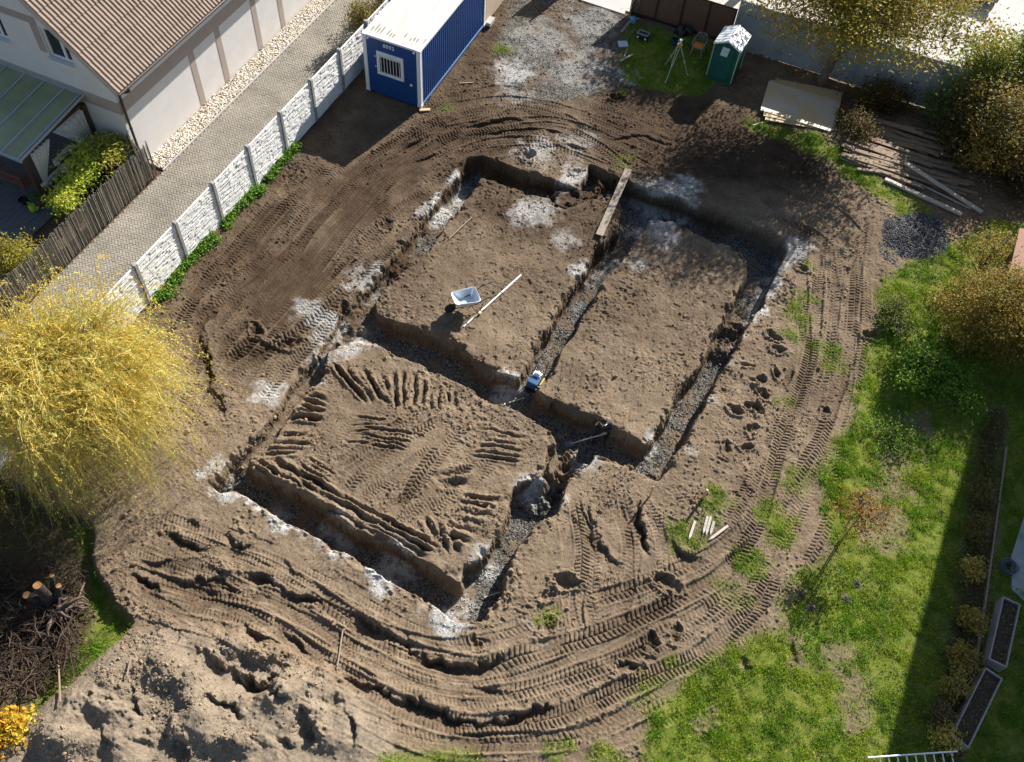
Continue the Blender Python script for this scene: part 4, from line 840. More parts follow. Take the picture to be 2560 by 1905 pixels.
for c_, d_ in (((.015, 1.29, z0 + .06), (.07, 1.14, .12)), ((.015, 1.29, z1 - .06), (.07, 1.14, .12)), ((.015, y0 + .06, 1.5), (.07, .12, .8)), ((.015, y1 - .06, 1.5), (.07, .12, .8))): wf.box(c_, d_)
wf = wf.build('window', M_cwhite, ct, bevel=.01)
MB().box((.05, 1.29, 1.5), (.02, .92, .82)).build('pane', M_glass, wf)
bb = MB()
for i in range(7): y = .90 + i * .13; bb.tube([(-.0, y, 1.08), (-.005, y, 1.92)], .011, 8)
bb.box((-.002, 1.29, 1.80), (.012, .92, .022)).box((.03, 1.29, 1.84), (.02, .92, .10)); bb.build('bars', M_cwhite, wf)
for y, z in ((.25, CH - .13), (CW - .25, CH - .13)): MB().lathe([(.045, 0), (.045, .05), (.02, .06)], 12, (.02, y, z), rot=roty(-PI / 2)).build('lamp_knob', M_cwhite, ct)
MB().lathe([(.055, 0), (.055, .02), (.03, .025)], 16, (.024, .42, .93), rot=roty(-PI / 2)).build('vent', M_cwhite, ct)
for z in (1.28, 1.74): MB().box((.01, 1.93, z), (.04, .07, .03)).build('hinge', M_cwhite, ct)
cv = bpy.data.curves.new('number', 'FONT'); cv.body = '8052'; cv.size = .215; cv.extrude = .003; cv.align_x = 'CENTER'; cv.offset = .004; cv.space_character = 1.15
no = bpy.data.objects.new('number', cv); COL.objects.link(no)
dg = bpy.context.evaluated_depsgraph_get(); me_ = bpy.data.meshes.new_from_object(no.evaluated_get(dg)); bpy.data.objects.remove(no)
no = bpy.data.objects.new('number_lettering', me_); COL.objects.link(no); me_.materials.clear(); me_.materials.append(M_cwhite); no.parent = ct
no.location = (.0215, 1.33, 2.24); no.rotation_euler = (PI / 2, 0, -PI / 2)
tg = thing('timber_block', 'pale offcut of wood under the near corner of the blue container', 'wood block', on(1062, 276), R(12)); MB().box((0, 0, .03), (.42, .14, .05)).build('block', M_wood_new, tg, bevel=.004)
# beige wall behind the container
bw = thing('beige_wall', 'beige rendered wall section continuing behind the blue container', 'wall', (CO_[0] + cu[0] * 6.25 + cn[0] * .06, CO_[1] + cu[1] * 6.25 + cn[1] * .06, 0), CA)
MB().box((2.0, .1, .9), (4.0, .2, 1.8)).build('wall', mat('beige_render', (.50, .40, .29), .9, c2=(.42, .33, .24), scale=2), bw); MB().box((2.0, .1, 1.83), (4.06, .28, .06)).build('coping', M_kerb, bw); MB().box((.1, -.14, .08), (.5, .26, .16)).build('footing', M_kerb, bw)
# ================================================================== FAR SIDE: brown fence, grey wall, yard
def WP(x, y=0, z=0): p = WO + WU * x + WN * y; return np.array([p[0], p[1], z])
bf = thing('brown_fence', 'brown sheet metal fence with dark red posts behind the tripod and chair', 'fence', WP(-4.55), WA)
M_bsheet = mat('brown_sheet', (.16, .085, .055), .55, c2=(.125, .066, .045), scale=1.2, stretch=(1, 1, 3))
M_bpost = mat('dark_red_post', (.05, .018, .016), .5)
for i in range(4):
    s_ = MB(); x0, x1 = .02 + i * 1.12, 1.10 + i * 1.12; Pq = corr(9, .012, x0, x1)
    corr_panel(Pq, lambda a, d: (a, -d, .14), lambda a, d: (a, -d, 1.66)).build('panel', M_bsheet, bf)
for i in range(5): MB().box((i * 1.12, -.03, .86), (.07, .07, 1.72)).build('post', M_bpost, bf, bevel=.006)
MB().box((2.24, -.03, 1.69), (4.5, .05, .05)).box((2.24, .01, .07), (4.5, .12, .16)).build('rail', M_bpost, bf)
s_ = MB(); s_.box((2.3, -.38, .0), (4.6, .5, .07)); pc = s_.build('concrete_strip', M_kerb, None, bevel=.01); pc.location = WP(-4.55); pc.rotation_euler = (0, 0, WA); tag(pc, None, kind='structure')
gw = thing('grey_wall', 'grey concrete panel wall between the site and the pale yard behind the tree', 'wall', WP(.05), WA)
M_gwall = mat('grey_concrete', (.30, .33, .35), .9, c2=(.22, .245, .265), scale=1.6, bump=.004, bscale=30)
GH = 2.14
for i in range(6):
    s_ = MB()
    for k_ in range(4): s_.box((i * 2.05 + 1.025, 0, .27 + k_ * .535), (1.93, .07, .522))
    s_.build('panel', M_gwall, gw, bevel=.008)
for i in range(7): MB().box((i * 2.05, 0, GH / 2 + .02), (.12, .14, GH + .05)).build('post', M_gwall, gw, bevel=.01)
M_yard = mat('yard_concrete', (.52, .50, .465), .92, c2=(.45, .43, .40), scale=.8, bump=.003, bscale=50, detail=8)
s_ = MB(); jx = [-12, -4.6, .0, 4.2, 8.4, 12.6, 20, 40]; jy = [.12, 4.2, 8.4, 14, 40]
for a, b_ in zip(jx[:-1], jx[1:]):
    for c_, d_ in zip(jy[:-1], jy[1:]): s_.prism([WP(x, y)[:2] for x, y in ((a + .006, c_ + .006), (b_ - .006, c_ + .006), (b_ - .006, d_ - .006), (a + .006, d_ - .006))], -.06, .012)
tag(s_.build('yard', M_yard), None, kind='structure')
s_ = MB(); s_.prism([G(*q) for q in ((1430,-60),(1455,-4),(1562,30),(1575,5),(1570,-60))], -.06, .035); s_.prism([G(*q) for q in ((1450,-7),(1447,1),(1560,38),(1563,31))], -.06, .06); tag(s_.build('apron', M_yard, bevel=.008), None, kind='structure')
# out-of-frame gate leaf on the same fence line
gl = thing('metal_gate', 'brown metal gate leaf beyond the container at the site entrance', 'gate', WP(-8.3, .6), WA)
MB().box((.4, 0, .95), (.8, .05, 1.6)).build('panel', M_bsheet, gl)
for x in (0, .8): MB().box((x, 0, .95), (.08, .08, 1.9)).build('post', M_bpost, gl)
# car on the yard (front corner in view)
cr = thing('parked_car', 'dark grey car on the pale concrete yard, only its rear edge in view', 'car', WP(9.4, 8.3), WA + R(97))
M_car = mat('dark_car_paint', (.10, .115, .125), .3, .3); M_tyre = mat('tyre_rubber', (.02, .02, .02), .85)
s_ = MB(); prof = [(0, .35), (.05, .62), (.25, .78), (1.0, .86), (1.55, 1.36), (2.9, 1.40), (3.7, .95), (4.2, .90), (4.3, .6), (4.25, .3)]
def carhalf(w0):
    V = []
    for x, z in prof: V.append((x, z))
    return V
for (ws, zz) in ((.86, 0),):
    s_.extr([(x, -.82, z) for x, z in prof], (0, 1.64, 0))
body = s_.build('body', M_car, cr, bevel=.09)
MB().extr([(1.02, -.66, .88), (1.52, -.6, 1.345), (1.535, -.6, 1.375), (1.0, -.66, .9)], (0, 1.26, 0)).build('windscreen', M_glass, cr)
for x in (.8, 3.4):
    for y in (-.78, .78):
        wq = MB().lathe([(.2, -.1), (.31, -.1), (.33, -.06), (.33, .06), (.31, .1), (.2, .1)], 20, (x, y, .33), rot=rotx(PI / 2)).build('wheel', M_tyre, cr); MB().lathe([(.02, -.105), (.2, -.102), (.2, .102), (.02, .105)], 16, (x, y, .33), rot=rotx(PI / 2)).build('rim', M_alu, wq)
for y in (-.6, .6): MB().box((.06, y, .68), (.06, .3, .1)).build('headlight', M_glass, cr)
# ================================================================== SITE OBJECTS
# portable toilet
TA0 = R(-23.0); tb = on(1764.5, 192.3); t = thing('portable_toilet', 'dark green portable toilet with white gabled roof and a notice on its door', 'portable toilet', tb, TA0)
M_green = mat('green_plastic', (.005, .105, .078), .5, c2=(.004, .08, .06), scale=2); M_trim = mat('pale_trim', (.36, .43, .36), .5)
M_troof = mat('translucent_roof', (.66, .70, .73), .4, c2=(.58, .62, .65), scale=4)
TW, TDp, TE, TR_ = 1.07, 1.18, 1.70, 1.90
MB().box((TW / 2, TDp / 2, .06), (TW + .04, TDp + .04, .12)).build('base', M_green, t, bevel=.01)
s_ = MB(); s_.box((TW / 2, TDp / 2, .12 + (TE - .12) / 2), (TW - .05, TDp - .05, TE - .12)); s_.extr([(.03, .026, TE), (TW - .03, .026, TE), (TW / 2, .026, TR_ - .02)], (0, TDp - .05, 0)); s_.build('body', M_green, t, bevel=.006)
d_ = MB(); d_.box((TW / 2 - .02, .0, .88), (.72, .04, 1.46)); d_.box((TW / 2 - .02, -.025, .62), (.54, .014, .5)); d_.box((TW / 2 - .02, -.025, 1.0), (.54, .014, .12)); dr = d_.build('door', M_green, t, bevel=.01)
MB().box((TW / 2 - .02, -.035, .83), (.4, .012, .02)).build('handle', M_dark, dr)
s_ = MB(); s_.extr([(.33, -.027, 1.22), (.62, -.027, 1.22), (.67, -.027, 1.63), (.37, -.027, 1.63)], (0, -.006, 0)); sg = s_.build('notice', mat('notice_paper', (.55, .66, .70), .6), dr)
ci = MB(); a = np.linspace(0, 2 * PI, 17)[:-1]; ci.tube([(.505 + .045 * math.cos(q), -.036, 1.43 + .07 * math.sin(q)) for q in np.append(a, a[0])], .008, 6); ci.box((.505, -.036, 1.43), (.012, .004, .09)); ci.build('symbol', mat('notice_print', (.12, .2, .25), .6), sg)
for x in (0.0, TW):
    for y in (0, TDp): MB().box((x, y, .92), (.035, .035, 1.62)).build('corner_trim', M_trim, t)
s_ = MB()
for sgn in (-1, 1): s_.extr([(TW / 2, -.05, TR_ + .05), (TW / 2 + sgn * (TW / 2 + .05), -.05, TE - .04), (TW / 2 + sgn * (TW / 2 + .05), -.05, TE - .10), (TW / 2, -.05, TR_ - .02)], (0, TDp + .1, 0))
for y in np.linspace(.0, TDp, 7): 
    for sgn in (-1, 1): s_.beam((TW / 2, y, TR_ + .052), (TW / 2 + sgn * (TW / 2 + .05), y, TE - .035), .03, .012)
s_.build('roof', M_troof, t, bevel=.004)
# tripod with optical level
TP = on(1683, 182); tp = thing('survey_tripod', 'aluminium and yellow survey tripod standing on the shaded grass', 'tripod', TP)
M_yellow = mat('yellow_plastic', (.55, .36, .06), .5); 
feet = [on(1663.5, 207), on(1662, 163), on(1718.5, 188)]
hd = MB(); hd.lathe([(.10, 1.33), (.11, 1.38), (.06, 1.40), (.05, 1.43)], 14); hd.build('head', M_yellow, tp)
for fpt in feet:
    f_ = fpt - TP; a = np.array([f_[0] * .07, f_[1] * .07, 1.33]); m1_ = a + (f_ - a) * .55; sd_ = np.cross(f_ - a, (0, 0, 1)); sd_ /= np.linalg.norm(sd_)
    lg = MB()
    for s2 in (-1, 1): lg.tube([a + sd_ * .05 * s2, m1_ + sd_ * .02 * s2], .013, 6)
    lg.tube([m1_ - (m1_ - a) * .1, f_], .016, 6); lg.box(m1_, (.07, .07, .08)); lg.box(f_ + (0, 0, .04), (.05, .09, .03)); lg.build('leg', mat('pale_aluminium', (.55, .55, .5), .45, .2) if fpt is feet[0] else M_yellow if False else mat('tripod_leg', (.42, .41, .32), .5), tp)
lv = thing('optical_level', 'white and black survey level mounted on the tripod head', 'survey level', TP + np.array([0, 0, 1.43]), R(20))
s_ = MB(); s_.lathe([(.05, 0), (.07, .02), (.07, .05), (.05, .06)], 14); s_.box((0, 0, .11), (.10, .09, .10)); s_.build('body', M_white, lv, bevel=.01); MB().lathe([(.03, -.14), (.035, -.1), (.035, .1), (.045, .12), (.045, .15)], 14, (0, 0, .12), rot=roty(PI / 2)).build('telescope', M_dark, lv); MB().tube([(-.05, 0, .16), (-.05, 0, .22), (.05, 0, .22), (.05, 0, .16)], .009, 6).build('carry_handle', M_white, lv)
# plastic garden chair with orange cloth
cp_ = on(1742, 135); ch = thing('plastic_chair', 'grey plastic garden armchair between tripod and toilet', 'chair', cp_, R(-20)); M_chair = mat('grey_plastic', (.26, .24, .235), .5)
s_ = MB(); s_.box((0, 0, .41), (.44, .44, .03)); s_.build('seat', M_chair, ch, bevel=.012)
for x, y in ((-.2, -.2), (.2, -.2), (-.2, .2), (.2, .2)): MB().tube([(x * .95, y * .95, .4), (x * 1.2, y * 1.2, 0)], [.028, .02], 6).build('leg', M_chair, ch)
s_ = MB(); s_.tube([(-.23, .2, .4), (-.24, .26, .62), (-.19, .29, .78), (-.08, .31, .85), (.08, .31, .85), (.19, .29, .78), (.24, .26, .62), (.23, .2, .4)], .024, 8)
for x in (-.13, -.065, 0, .065, .13): s_.tube([(x * .9, .21, .41), (x, .27, .62), (x, .305, .84)], .012, 6)
s_.build('backrest', M_chair, ch, smooth=True)
for sg_ in (-1, 1): MB().tube([(sg_ * .24, .26, .62), (sg_ * .27, .05, .63), (sg_ * .26, -.16, .62), (sg_ * .22, -.2, .4)], .02, 8).build('armrest', M_chair, ch, smooth=True)
oc = thing('orange_cloth', 'crumpled orange cloth lying on the grey plastic chair', 'cloth', cp_ + np.array([0, 0, .425]), R(-20)); n_ = 22; gx, gy = np.meshgrid(np.linspace(-.2, .2, n_), np.linspace(-.17, .17, n_)); zz = np.abs(np.sin(gx * 22 + 2 * np.cos(gy * 19))) * .05 * (1 - (gx / .21) ** 4) * (1 - (gy / .19) ** 4) + .008; ix_ = np.arange(n_ * n_).reshape(n_, n_)
gx = gx * (1 + .15 * np.sin(gy * 30)); gy = gy * (1 + .12 * np.sin(gx * 28))
so_ = np_mesh('cloth', np.stack([gx, gy, zz], -1).reshape(-1, 3), np.stack([ix_[:-1, :-1], ix_[:-1, 1:], ix_[1:, 1:], ix_[1:, :-1]], -1).reshape(-1, 4), mat('orange_fabric', (.75, .22, .03), .85), oc, smooth=True); so_.modifiers.new('thickness', 'SOLIDIFY').thickness = .01
# wheelbarrow: frame of reference = ground below the tray, X towards the handles
B0 = on(1164, 771); fr_ = on(1133, 760, 0); wb = thing('wheelbarrow', 'wheelbarrow with bright galvanised tray and green grips on the upper left earth pad', 'wheelbarrow', B0, R(24))
M_tray = mat('bright_tray', (.60, .66, .72), .32, .35, c2=(.50, .57, .64), scale=5); M_frame = mat('green_black_frame', (.018, .028, .022), .5); M_grip = mat('green_grip', (.03, .13, .07), .6)
def rrect(lx0, lx1, wy, z, r, n=6):
    P = []
    for cx, cy, a0 in ((lx1 - r, wy - r, 0), (lx0 + r, wy * .86 - r, 90), (lx0 + r, -wy * .86 + r, 180), (lx1 - r, -wy + r, 270)):
        for k_ in range(n): a = R(a0 + 90 * k_ / (n - 1)); P.append((cx + r * math.cos(a), cy + r * math.sin(a), z))
    return P
rings = [rrect(-.44, .42, .335, .64, .10), rrect(-.41, .39, .305, .635, .09), rrect(-.20, .26, .22, .36, .07), ]
for i, dz in enumerate((0, 0, 0)):
    rings[i] = [(x, y, z + (.05 * (-x) if i < 2 else 0)) for x, y, z in rings[i]]
k_ = len(rings[0]); V = sum(rings, []); F = [(r * k_ + i, r * k_ + (i + 1) % k_, (r + 1) * k_ + (i + 1) % k_, (r + 1) * k_ + i) for r in range(2) for i in range(k_)] + [tuple(range(2 * k_, 3 * k_))]
s_ = MB().add(V, F); tr = s_.build('tray', M_tray, wb, smooth=False); tr.modifiers.new('thickness', 'SOLIDIFY').thickness = .008
MB().tube(rings[0] + [rings[0][0]], .011, 6).build('tray_rim', M_tray, wb, smooth=True)
for y in (-1, 1): MB().tube([(-.52, y * .05, .2), (-.2, y * .16, .31), (.3, y * .24, .40), (.62, y * .27, .62), (.92, y * .28, .68)], .017, 8).build('frame_tube', M_frame, wb, smooth=True); MB().tube([(.86, y * .278, .67), (1.0, y * .284, .70)], .024, 8).build('grip', M_grip, wb); MB().tube([(.12, y * .23, .36), (.30, y * .25, .04), (.40, y * .25, .0), (.52, y * .24, .36)], .016, 8).build('leg', M_frame, wb, smooth=True)
wq = MB().lathe([(.13, -.035), (.18, -.04), (.195, 0), (.18, .04), (.13, .035)], 24, (-.54, 0, .195), rot=rotx(PI / 2)).build('wheel', M_tyre, wb, smooth=True); MB().lathe([(.02, -.03), (.13, -.02), (.13, .02), (.02, .03)], 16, (-.54, 0, .195), rot=rotx(PI / 2)).build('rim', M_grip, wq)
# levelling staff
a_, b_ = on(1159, 818), on(1303, 688); st_ = thing('levelling_staff', 'long white levelling staff lying on the earth pad beside the wheelbarrow', 'levelling staff', a_); d3 = b_ - a_; L_ = np.linalg.norm(d3)
M_staff = mat('white_staff', (.80, .79, .76), .5)
for q0, q1, wd in ((0, .26, .042), (.27, .62, .05), (.625, 1, .06)): MB().beam(d3 * q0 + (0, 0, .035), d3 * q1 + (0, 0, .035), wd, .025).build('section', M_staff, st_, bevel=.004)
for q in (.29, .64): MB().beam(d3 * q + (0, 0, .052), d3 * (q + .008) + (0, 0, .052), .06, .006).build('mark', M_dark, st_)
MB().beam(d3 * .24 + (.03, -.02, .06), d3 * .275 + (.03, -.02, .06), .10, .06).build('bubble_holder', mat('pale_yellow', (.65, .60, .18), .5), st_, bevel=.01)
# plank across the trench
a_, b_ = on(1497, 594), on(1570, 429); pk = thing('wooden_plank', 'weathered plank laid across the upper trench beside the middle earth pad', 'plank', a_); d3 = b_ - a_; d3[2] = 0
zt = max(a_[2], b_[2], hz(*(a_ + d3 * .3)[:2])) - a_[2] + .05
MB().beam((0, 0, zt), d3 + (0, 0, zt), .27, .045).build('board', mat('plank_wood', (.33, .28, .22), .8, c2=(.20, .16, .12), scale=3, stretch=(4, 4, 4), bump=.004), pk, bevel=.004)
# stakes
M_st = M_wood_pale
def lie(name, lab, cat, p0, p1, wd, th, m_, group=None, pointed=True, lift=0, up0=0.0, up1=0.0):
    a_ = on(*p0); b_ = on(*p1); d3 = b_ - a_; o = thing(name, lab, cat, a_, group=group); L_ = np.linalg.norm(d3); ang = math.atan2(d3[1], d3[0]); tilt = math.atan2(d3[2] + up1 - up0, math.hypot(*d3[:2])); s_ = MB()
    pol = [(0, -wd / 2), (L_ - wd * (1.8 if pointed else 0), -wd / 2)] + ([(L_, 0)] if pointed else []) + [(L_ - wd * (1.8 if pointed else 0), wd / 2), (0, wd / 2)]
    s_.prism(pol, 0, th); v = np.concatenate(s_.v) @ (rotz(ang) @ roty(-tilt)).T + (0, 0, .015 + lift + up0); s_.v = [v]
    s_.build('shaft', m_, o, bevel=.003); return o
for p0, p1, lb in (((1737, 1304), (1721, 1352), 'pale pointed stake lying apart to the left of the others'), ((1768, 1292), (1757, 1337), 'pale pointed stake, left one of the close pair of four'), ((1776, 1293), (1764, 1340), 'pale pointed stake crossing over its neighbours in the row of stakes'), ((1784, 1305), (1774, 1340), 'short pale stake just right of the close pair'), ((1819, 1316), (1771, 1352), 'pale stake lying at a slant at the right end of the stakes')): lie('wooden_stake', lb, 'stake', p0, p1, .075, .045, M_st, 'pointed stakes lying on the ground')
def upstake(px, py, hgt, lab, r=.03, lean=(0, 0)):
    p = on(px, py); o = thing('corner_stake', lab, 'stake', p, group='stakes driven upright at the corner'); MB().tube([(0, 0, -.1), (lean[0] * .5, lean[1] * .5, hgt * .5), (lean[0], lean[1], hgt)], [r, r, r * .95], 6).build('shaft', mat('stake_wood', (.52, .36, .22), .75), o); MB().lathe([(r, 0), (r * .5, .012)], 6, (lean[0], lean[1], hgt)).build('top', M_wood_new, o)
upstake(1624, 1241, .62, 'slim wooden stake driven upright beside the trench corner', .028)
upstake(1757, 1247, .55, 'thicker wooden stake driven upright near the lying stakes', .045)
# vibrating plate in the trench
vp = on(1337, 963, -.6); vb = thing('plate_compactor', 'blue and yellow vibrating plate compactor in the trench between the two upper pads', 'compactor', vp, R(66)); M_eng = mat('engine_blue', (.03, .10, .22), .4)
s_ = MB(); s_.extr([(-.32, -.22, .05), (-.25, -.22, 0), (.25, -.22, 0), (.34, -.22, .10), (.34, -.22, .13), (-.32, -.22, .08)], (0, .44, 0)); s_.build('base_plate', M_dark, vb, bevel=.008)
MB().box((-.12, 0, .30), (.34, .36, .34)).build('tank', M_eng, vb, bevel=.03); MB().box((.12, 0, .34), (.2, .3, .3)).lathe([(.1, .0), (.1, .05), (.05, .06)], 16, (.12, 0, .49)).build('engine', M_cwhite, vb, bevel=.03); MB().box((-.02, -.24, .36), (.34, .07, .12)).build('yellow_hose', M_yellow, vb, bevel=.03)
MB().tube([(.2, -.18, .2), (.34, -.18, .62), (.52, -.17, .82), (.52, .17, .82), (.34, .18, .62), (.2, .18, .2)], .018, 8).build('handle', M_dark, vb, smooth=True)
# little things on the shaded grass
bk = on(1606, 96); b_ = thing('black_crate', 'black tool crate with grey rim and two white caps on the shaded grass', 'crate', bk, R(-20)); s_ = MB(); s_.box((0, 0, .12), (.5, .32, .22)); s_.build('box', M_dark, b_, bevel=.02); s_ = MB()
for c_, d_ in (((0, .15, .25), (.5, .05, .05)), ((0, -.1, .25), (.5, .05, .05)), ((-.23, .025, .25), (.05, .2, .05)), ((.23, .025, .25), (.05, .2, .05))): s_.box(c_, d_)
s_.build('rim', M_chair, b_, bevel=.01)
for x in (-.17, .17): MB().lathe([(.045, 0), (.045, .03), (.02, .04)], 12, (x, -.165, .12), rot=rotx(PI / 2)).build('cap', M_white, b_)
sh = thing('foam_slab', 'pale grey slab lying at the gravel edge under a stick', 'slab', on(1557, 112), R(10)); MB().box((0, 0, .04), (.42, .38, .06)).build('slab', mat('pale_slab', (.50, .52, .56), .8), sh, bevel=.01)
lie('broom_stick', 'thin wooden stick lying across the grass by the pale slab', 'stick', (1563, 106), (1588, 72), .028, .028, M_wood_grey, pointed=False)
lie('timber_edge', 'long board standing along the gravel edge near the brown fence', 'board', (1553, 82), (1576, 54), .12, .05, M_wood_grey, pointed=False); lie('timber_offcut', 'short board offcut lying flat on the grass edge', 'board', (1550, 154), (1582, 137), .09, .03, M_wood_pale, pointed=False); lie('timber_offcut', 'thin board offcut leaning across the other offcut', 'board', (1558, 150), (1568, 124), .06, .03, M_wood_grey, pointed=False, lift=.03)
jb = thing('blue_canister', 'small blue plastic canister at the corner of the brown fence', 'canister', on(1583, 56)); MB().lathe([(.12, 0), (.14, .02), (.14, .2), (.06, .25), (.05, .3)], 14).build('body', mat('blue_plastic', (.10, .28, .42), .4), jb)
bg_ = thing('black_bag', 'black plastic bag slumped against the brown fence', 'bag', on(1708, 84)); u_, v_ = np.meshgrid(np.linspace(0, 2 * PI, 25)[:-1], np.linspace(.02, PI / 2 + .3, 10)); rr_b = 1 + .12 * np.sin(5 * u_ + 3 * v_) + .06 * np.sin(11 * u_); Vb = np.stack([.42 * rr_b * np.sin(v_) * np.cos(u_), .24 * rr_b * np.sin(v_) * np.sin(u_), .34 * np.cos(v_) * rr_b], -1).reshape(-1, 3); iv_ = np.arange(240).reshape(10, 24)
np_mesh('bag', Vb, np.stack([iv_[:-1], np.roll(iv_, -1, 1)[:-1], np.roll(iv_, -1, 1)[1:], iv_[1:]], -1).reshape(-1, 4), mat('bin_bag', (.012, .012, .014), .35), bg_)
bt = thing('dark_bucket', 'dark bucket with bluish side standing behind the tripod', 'bucket', on(1685, 112)); MB().lathe([(.12, 0), (.15, .3), (.16, .3), (.14, .29), (.11, .03)], 16).build('bucket', mat('dark_blue_plastic', (.02, .05, .07), .4), bt)
hs = thing('hose_bracket', 'grey metal hook post at the corner of the gravel and brown fence', 'post', on(1575, 40)); MB().tube([(0, 0, 0), (0, 0, .7), (.05, 0, .8), (.2, 0, .85), (.3, .0, .75), (.32, 0, .2)], .02, 8).build('tube', M_steel, hs, smooth=True)
# plywood sheets
M_ply = mat('plywood', (.60, .46, .26), .7, c2=(.50, .37, .20), scale=2.2, stretch=(1, 4, 1)); M_film = mat('pale_panel', (.60, .54, .45), .45, c2=(.62, .48, .29), scale=.8, lo=.45, hi=.55)
def sheet(name, lab, q, z, m_, th=.03, tilt=0):
    P = [np.append(G(*p, z), z) for p in q]; o = thing(name, lab, 'panel', P[0]); c = np.array(P) - P[0]
    if tilt: c[2:, 2] += tilt
    MB().extr(c, (0, 0, th)).build('sheet', m_, o, bevel=.004)
zb = hz(10.6, 31.8) + .06
sheet('plywood_sheet', 'long plywood sheet at the bottom of the stack of panels', [(1912, 300), (2085, 330), (2107, 231), (1932, 194)], zb, M_ply, .025); sheet('plywood_sheet', 'middle plywood panel of the stack showing along its far edge', [(1908, 290), (2084, 328), (2104, 238), (1926, 200)], zb + .028, M_ply, .022)
sheet('plywood_sheet', 'topmost pale panel of the stack by the tree', [(1900, 276), (2077, 330), (2102, 255), (1922, 203)], zb + .052, M_film, .025)
# timber stack
M_old = mat('old_board', (.30, .215, .145), .85, c2=(.17, .12, .08), scale=3, stretch=(3, 3, 3), bump=.004)
gr_ = 'old boards in the timber stack'
for i in range(34):
    k_ = i / 33; p0 = np.array((2135 - 20 * k_ + rng.uniform(-20, 30), 280 + 128 * k_)); d_ = np.array((165 + rng.uniform(-40, 110), 62 + rng.uniform(-14, 18)))
    lie('old_board', 'long weathered board in the timber stack under the hedge', 'board', tuple(p0), tuple(p0 + d_ * 1.15), rng.uniform(.11, .20), .04, M_old if i % 3 else M_wood_grey, gr_, pointed=False, lift=.02 + .05 * (i % 3) + .06 * (i < 14))
for i, (p0, p1, lb) in enumerate((((2120, 296), (2300, 348), 'brown squared beam on the far edge of the timber stack'), ((2160, 310), (2280, 338), 'wide brown board with cut end on top of the timber stack'), ((2165, 420), (2420, 466), 'long thin brown batten in front of the timber stack'), ((2140, 428), (2300, 448), 'brown batten at the near foot of the timber stack'))): lie('timber_beam', lb, 'beam', p0, p1, .12, .08, M_wood_grey, pointed=False, lift=.22 if i < 2 else .05)
lie('white_beam', 'white painted beam lying nearest the gravel pile', 'beam', (2210, 452), (2402, 540), .15, .09, M_wood_pale, pointed=False, lift=.03); lie('white_beam', 'white painted beam with its far end propped on the timber stack', 'beam', (2254, 425), (2452, 536), .13, .08, M_wood_pale, pointed=False, lift=.06, up0=.25); lie('white_beam', 'thin pale batten between the two white beams', 'beam', (2280, 455), (2425, 525), .05, .04, M_wood_pale, pointed=False, lift=.03)
# gravel pile
gc = on(2295, 590); gp = thing('gravel_pile', 'low pile of dark blue grey gravel beside the white beams', 'gravel pile', gc); n_ = 60; u_, v_ = np.meshgrid(np.linspace(0, 2 * PI, n_ + 1)[:-1], np.linspace(0, 1, 26)); rr = v_ * (1 + .1 * np.sin(2 * u_ + 1) + .07 * np.sin(3 * u_)); zz = .22 * (1 - v_ ** 1.3) * (1 + .2 * np.sin(u_ * 2 + v_ * 3)) - .03 + rng.normal(0, .008, v_.shape); Vp = np.stack([1.5 * rr * np.cos(u_), 1.65 * rr * np.sin(u_), zz], -1).reshape(-1, 3); ip = np.arange(n_ * 26).reshape(26, n_)
M_gr = mat('dark_gravel', (.08, .082, .088), .8, c2=(.045, .045, .05), scale=18)
np_mesh('heap', Vp, np.stack([ip[:-1], ip[1:], np.roll(ip, -1, 1)[1:], np.roll(ip, -1, 1)[:-1]], -1).reshape(-1, 4), M_gr, gp, smooth=True)
n_ = 9000; rr = np.sqrt(rng.random(n_)) * 1.22; aa = rng.uniform(0, 2 * PI, n_); r0 = np.minimum(rr, 1); zz = np.where(rr < 1, .22 * (1 - r0 ** 1.3) * (1 + .2 * np.sin(aa * 2 + r0 * 3)) - .02, -.0); bl = 1 + .1 * np.sin(2 * aa + 1) + .07 * np.sin(3 * aa)
cl = np.clip(np.array([.095, .094, .098]) * (1 + rng.normal(0, .45, (n_, 1))), .02, .6); sp_ = stones('gravel', np.stack([1.5 * rr * bl * np.cos(aa), 1.65 * rr * bl * np.sin(aa), zz], -1), rng.uniform(.015, .04, n_), cl, M_vcol, .7); sp_.parent = gp; sp_['kind'] = 'stuff'
# sticks on the soil
for p0, p1, lb, m_ in (((861, 1555), (843, 1676), 'long thin pole lying across the wheel ruts', M_wood_grey), ((1210, 1495), (1250, 1482), 'short pale stick at the lower trench end', M_wood_pale), ((1180, 545), (1122, 600), 'thin branch lying over the upper left trench', M_wood_grey), ((1100, 500), (1125, 535), 'pale twig across the upper left trench', M_wood_pale), ((1397, 1098), (1424, 1058), 'thin twig on the wall of the middle trench', M_wood_grey), ((1268, 1010), (1312, 996), 'pale stick near the trench crossing', M_wood_pale), ((1262, 1015), (1265, 972), 'thin pale rod standing by the trench crossing', M_wood_pale), ((1755, 210), (1185, 210), None, None)):
    if lb: lie('stick', lb, 'stick', p0, p1, .035, .03, m_, pointed=False, lift=.02)
lie('stick', 'slim wood strip on the grass in front of the plywood', 'stick', (1882, 314), (1925, 303), .05, .025, M_wood_pale, pointed=False); lie('stick', 'brown stick on the soil right of the container', 'stick', (1148, 208), (1185, 208), .04, .03, M_wood_grey, pointed=False)
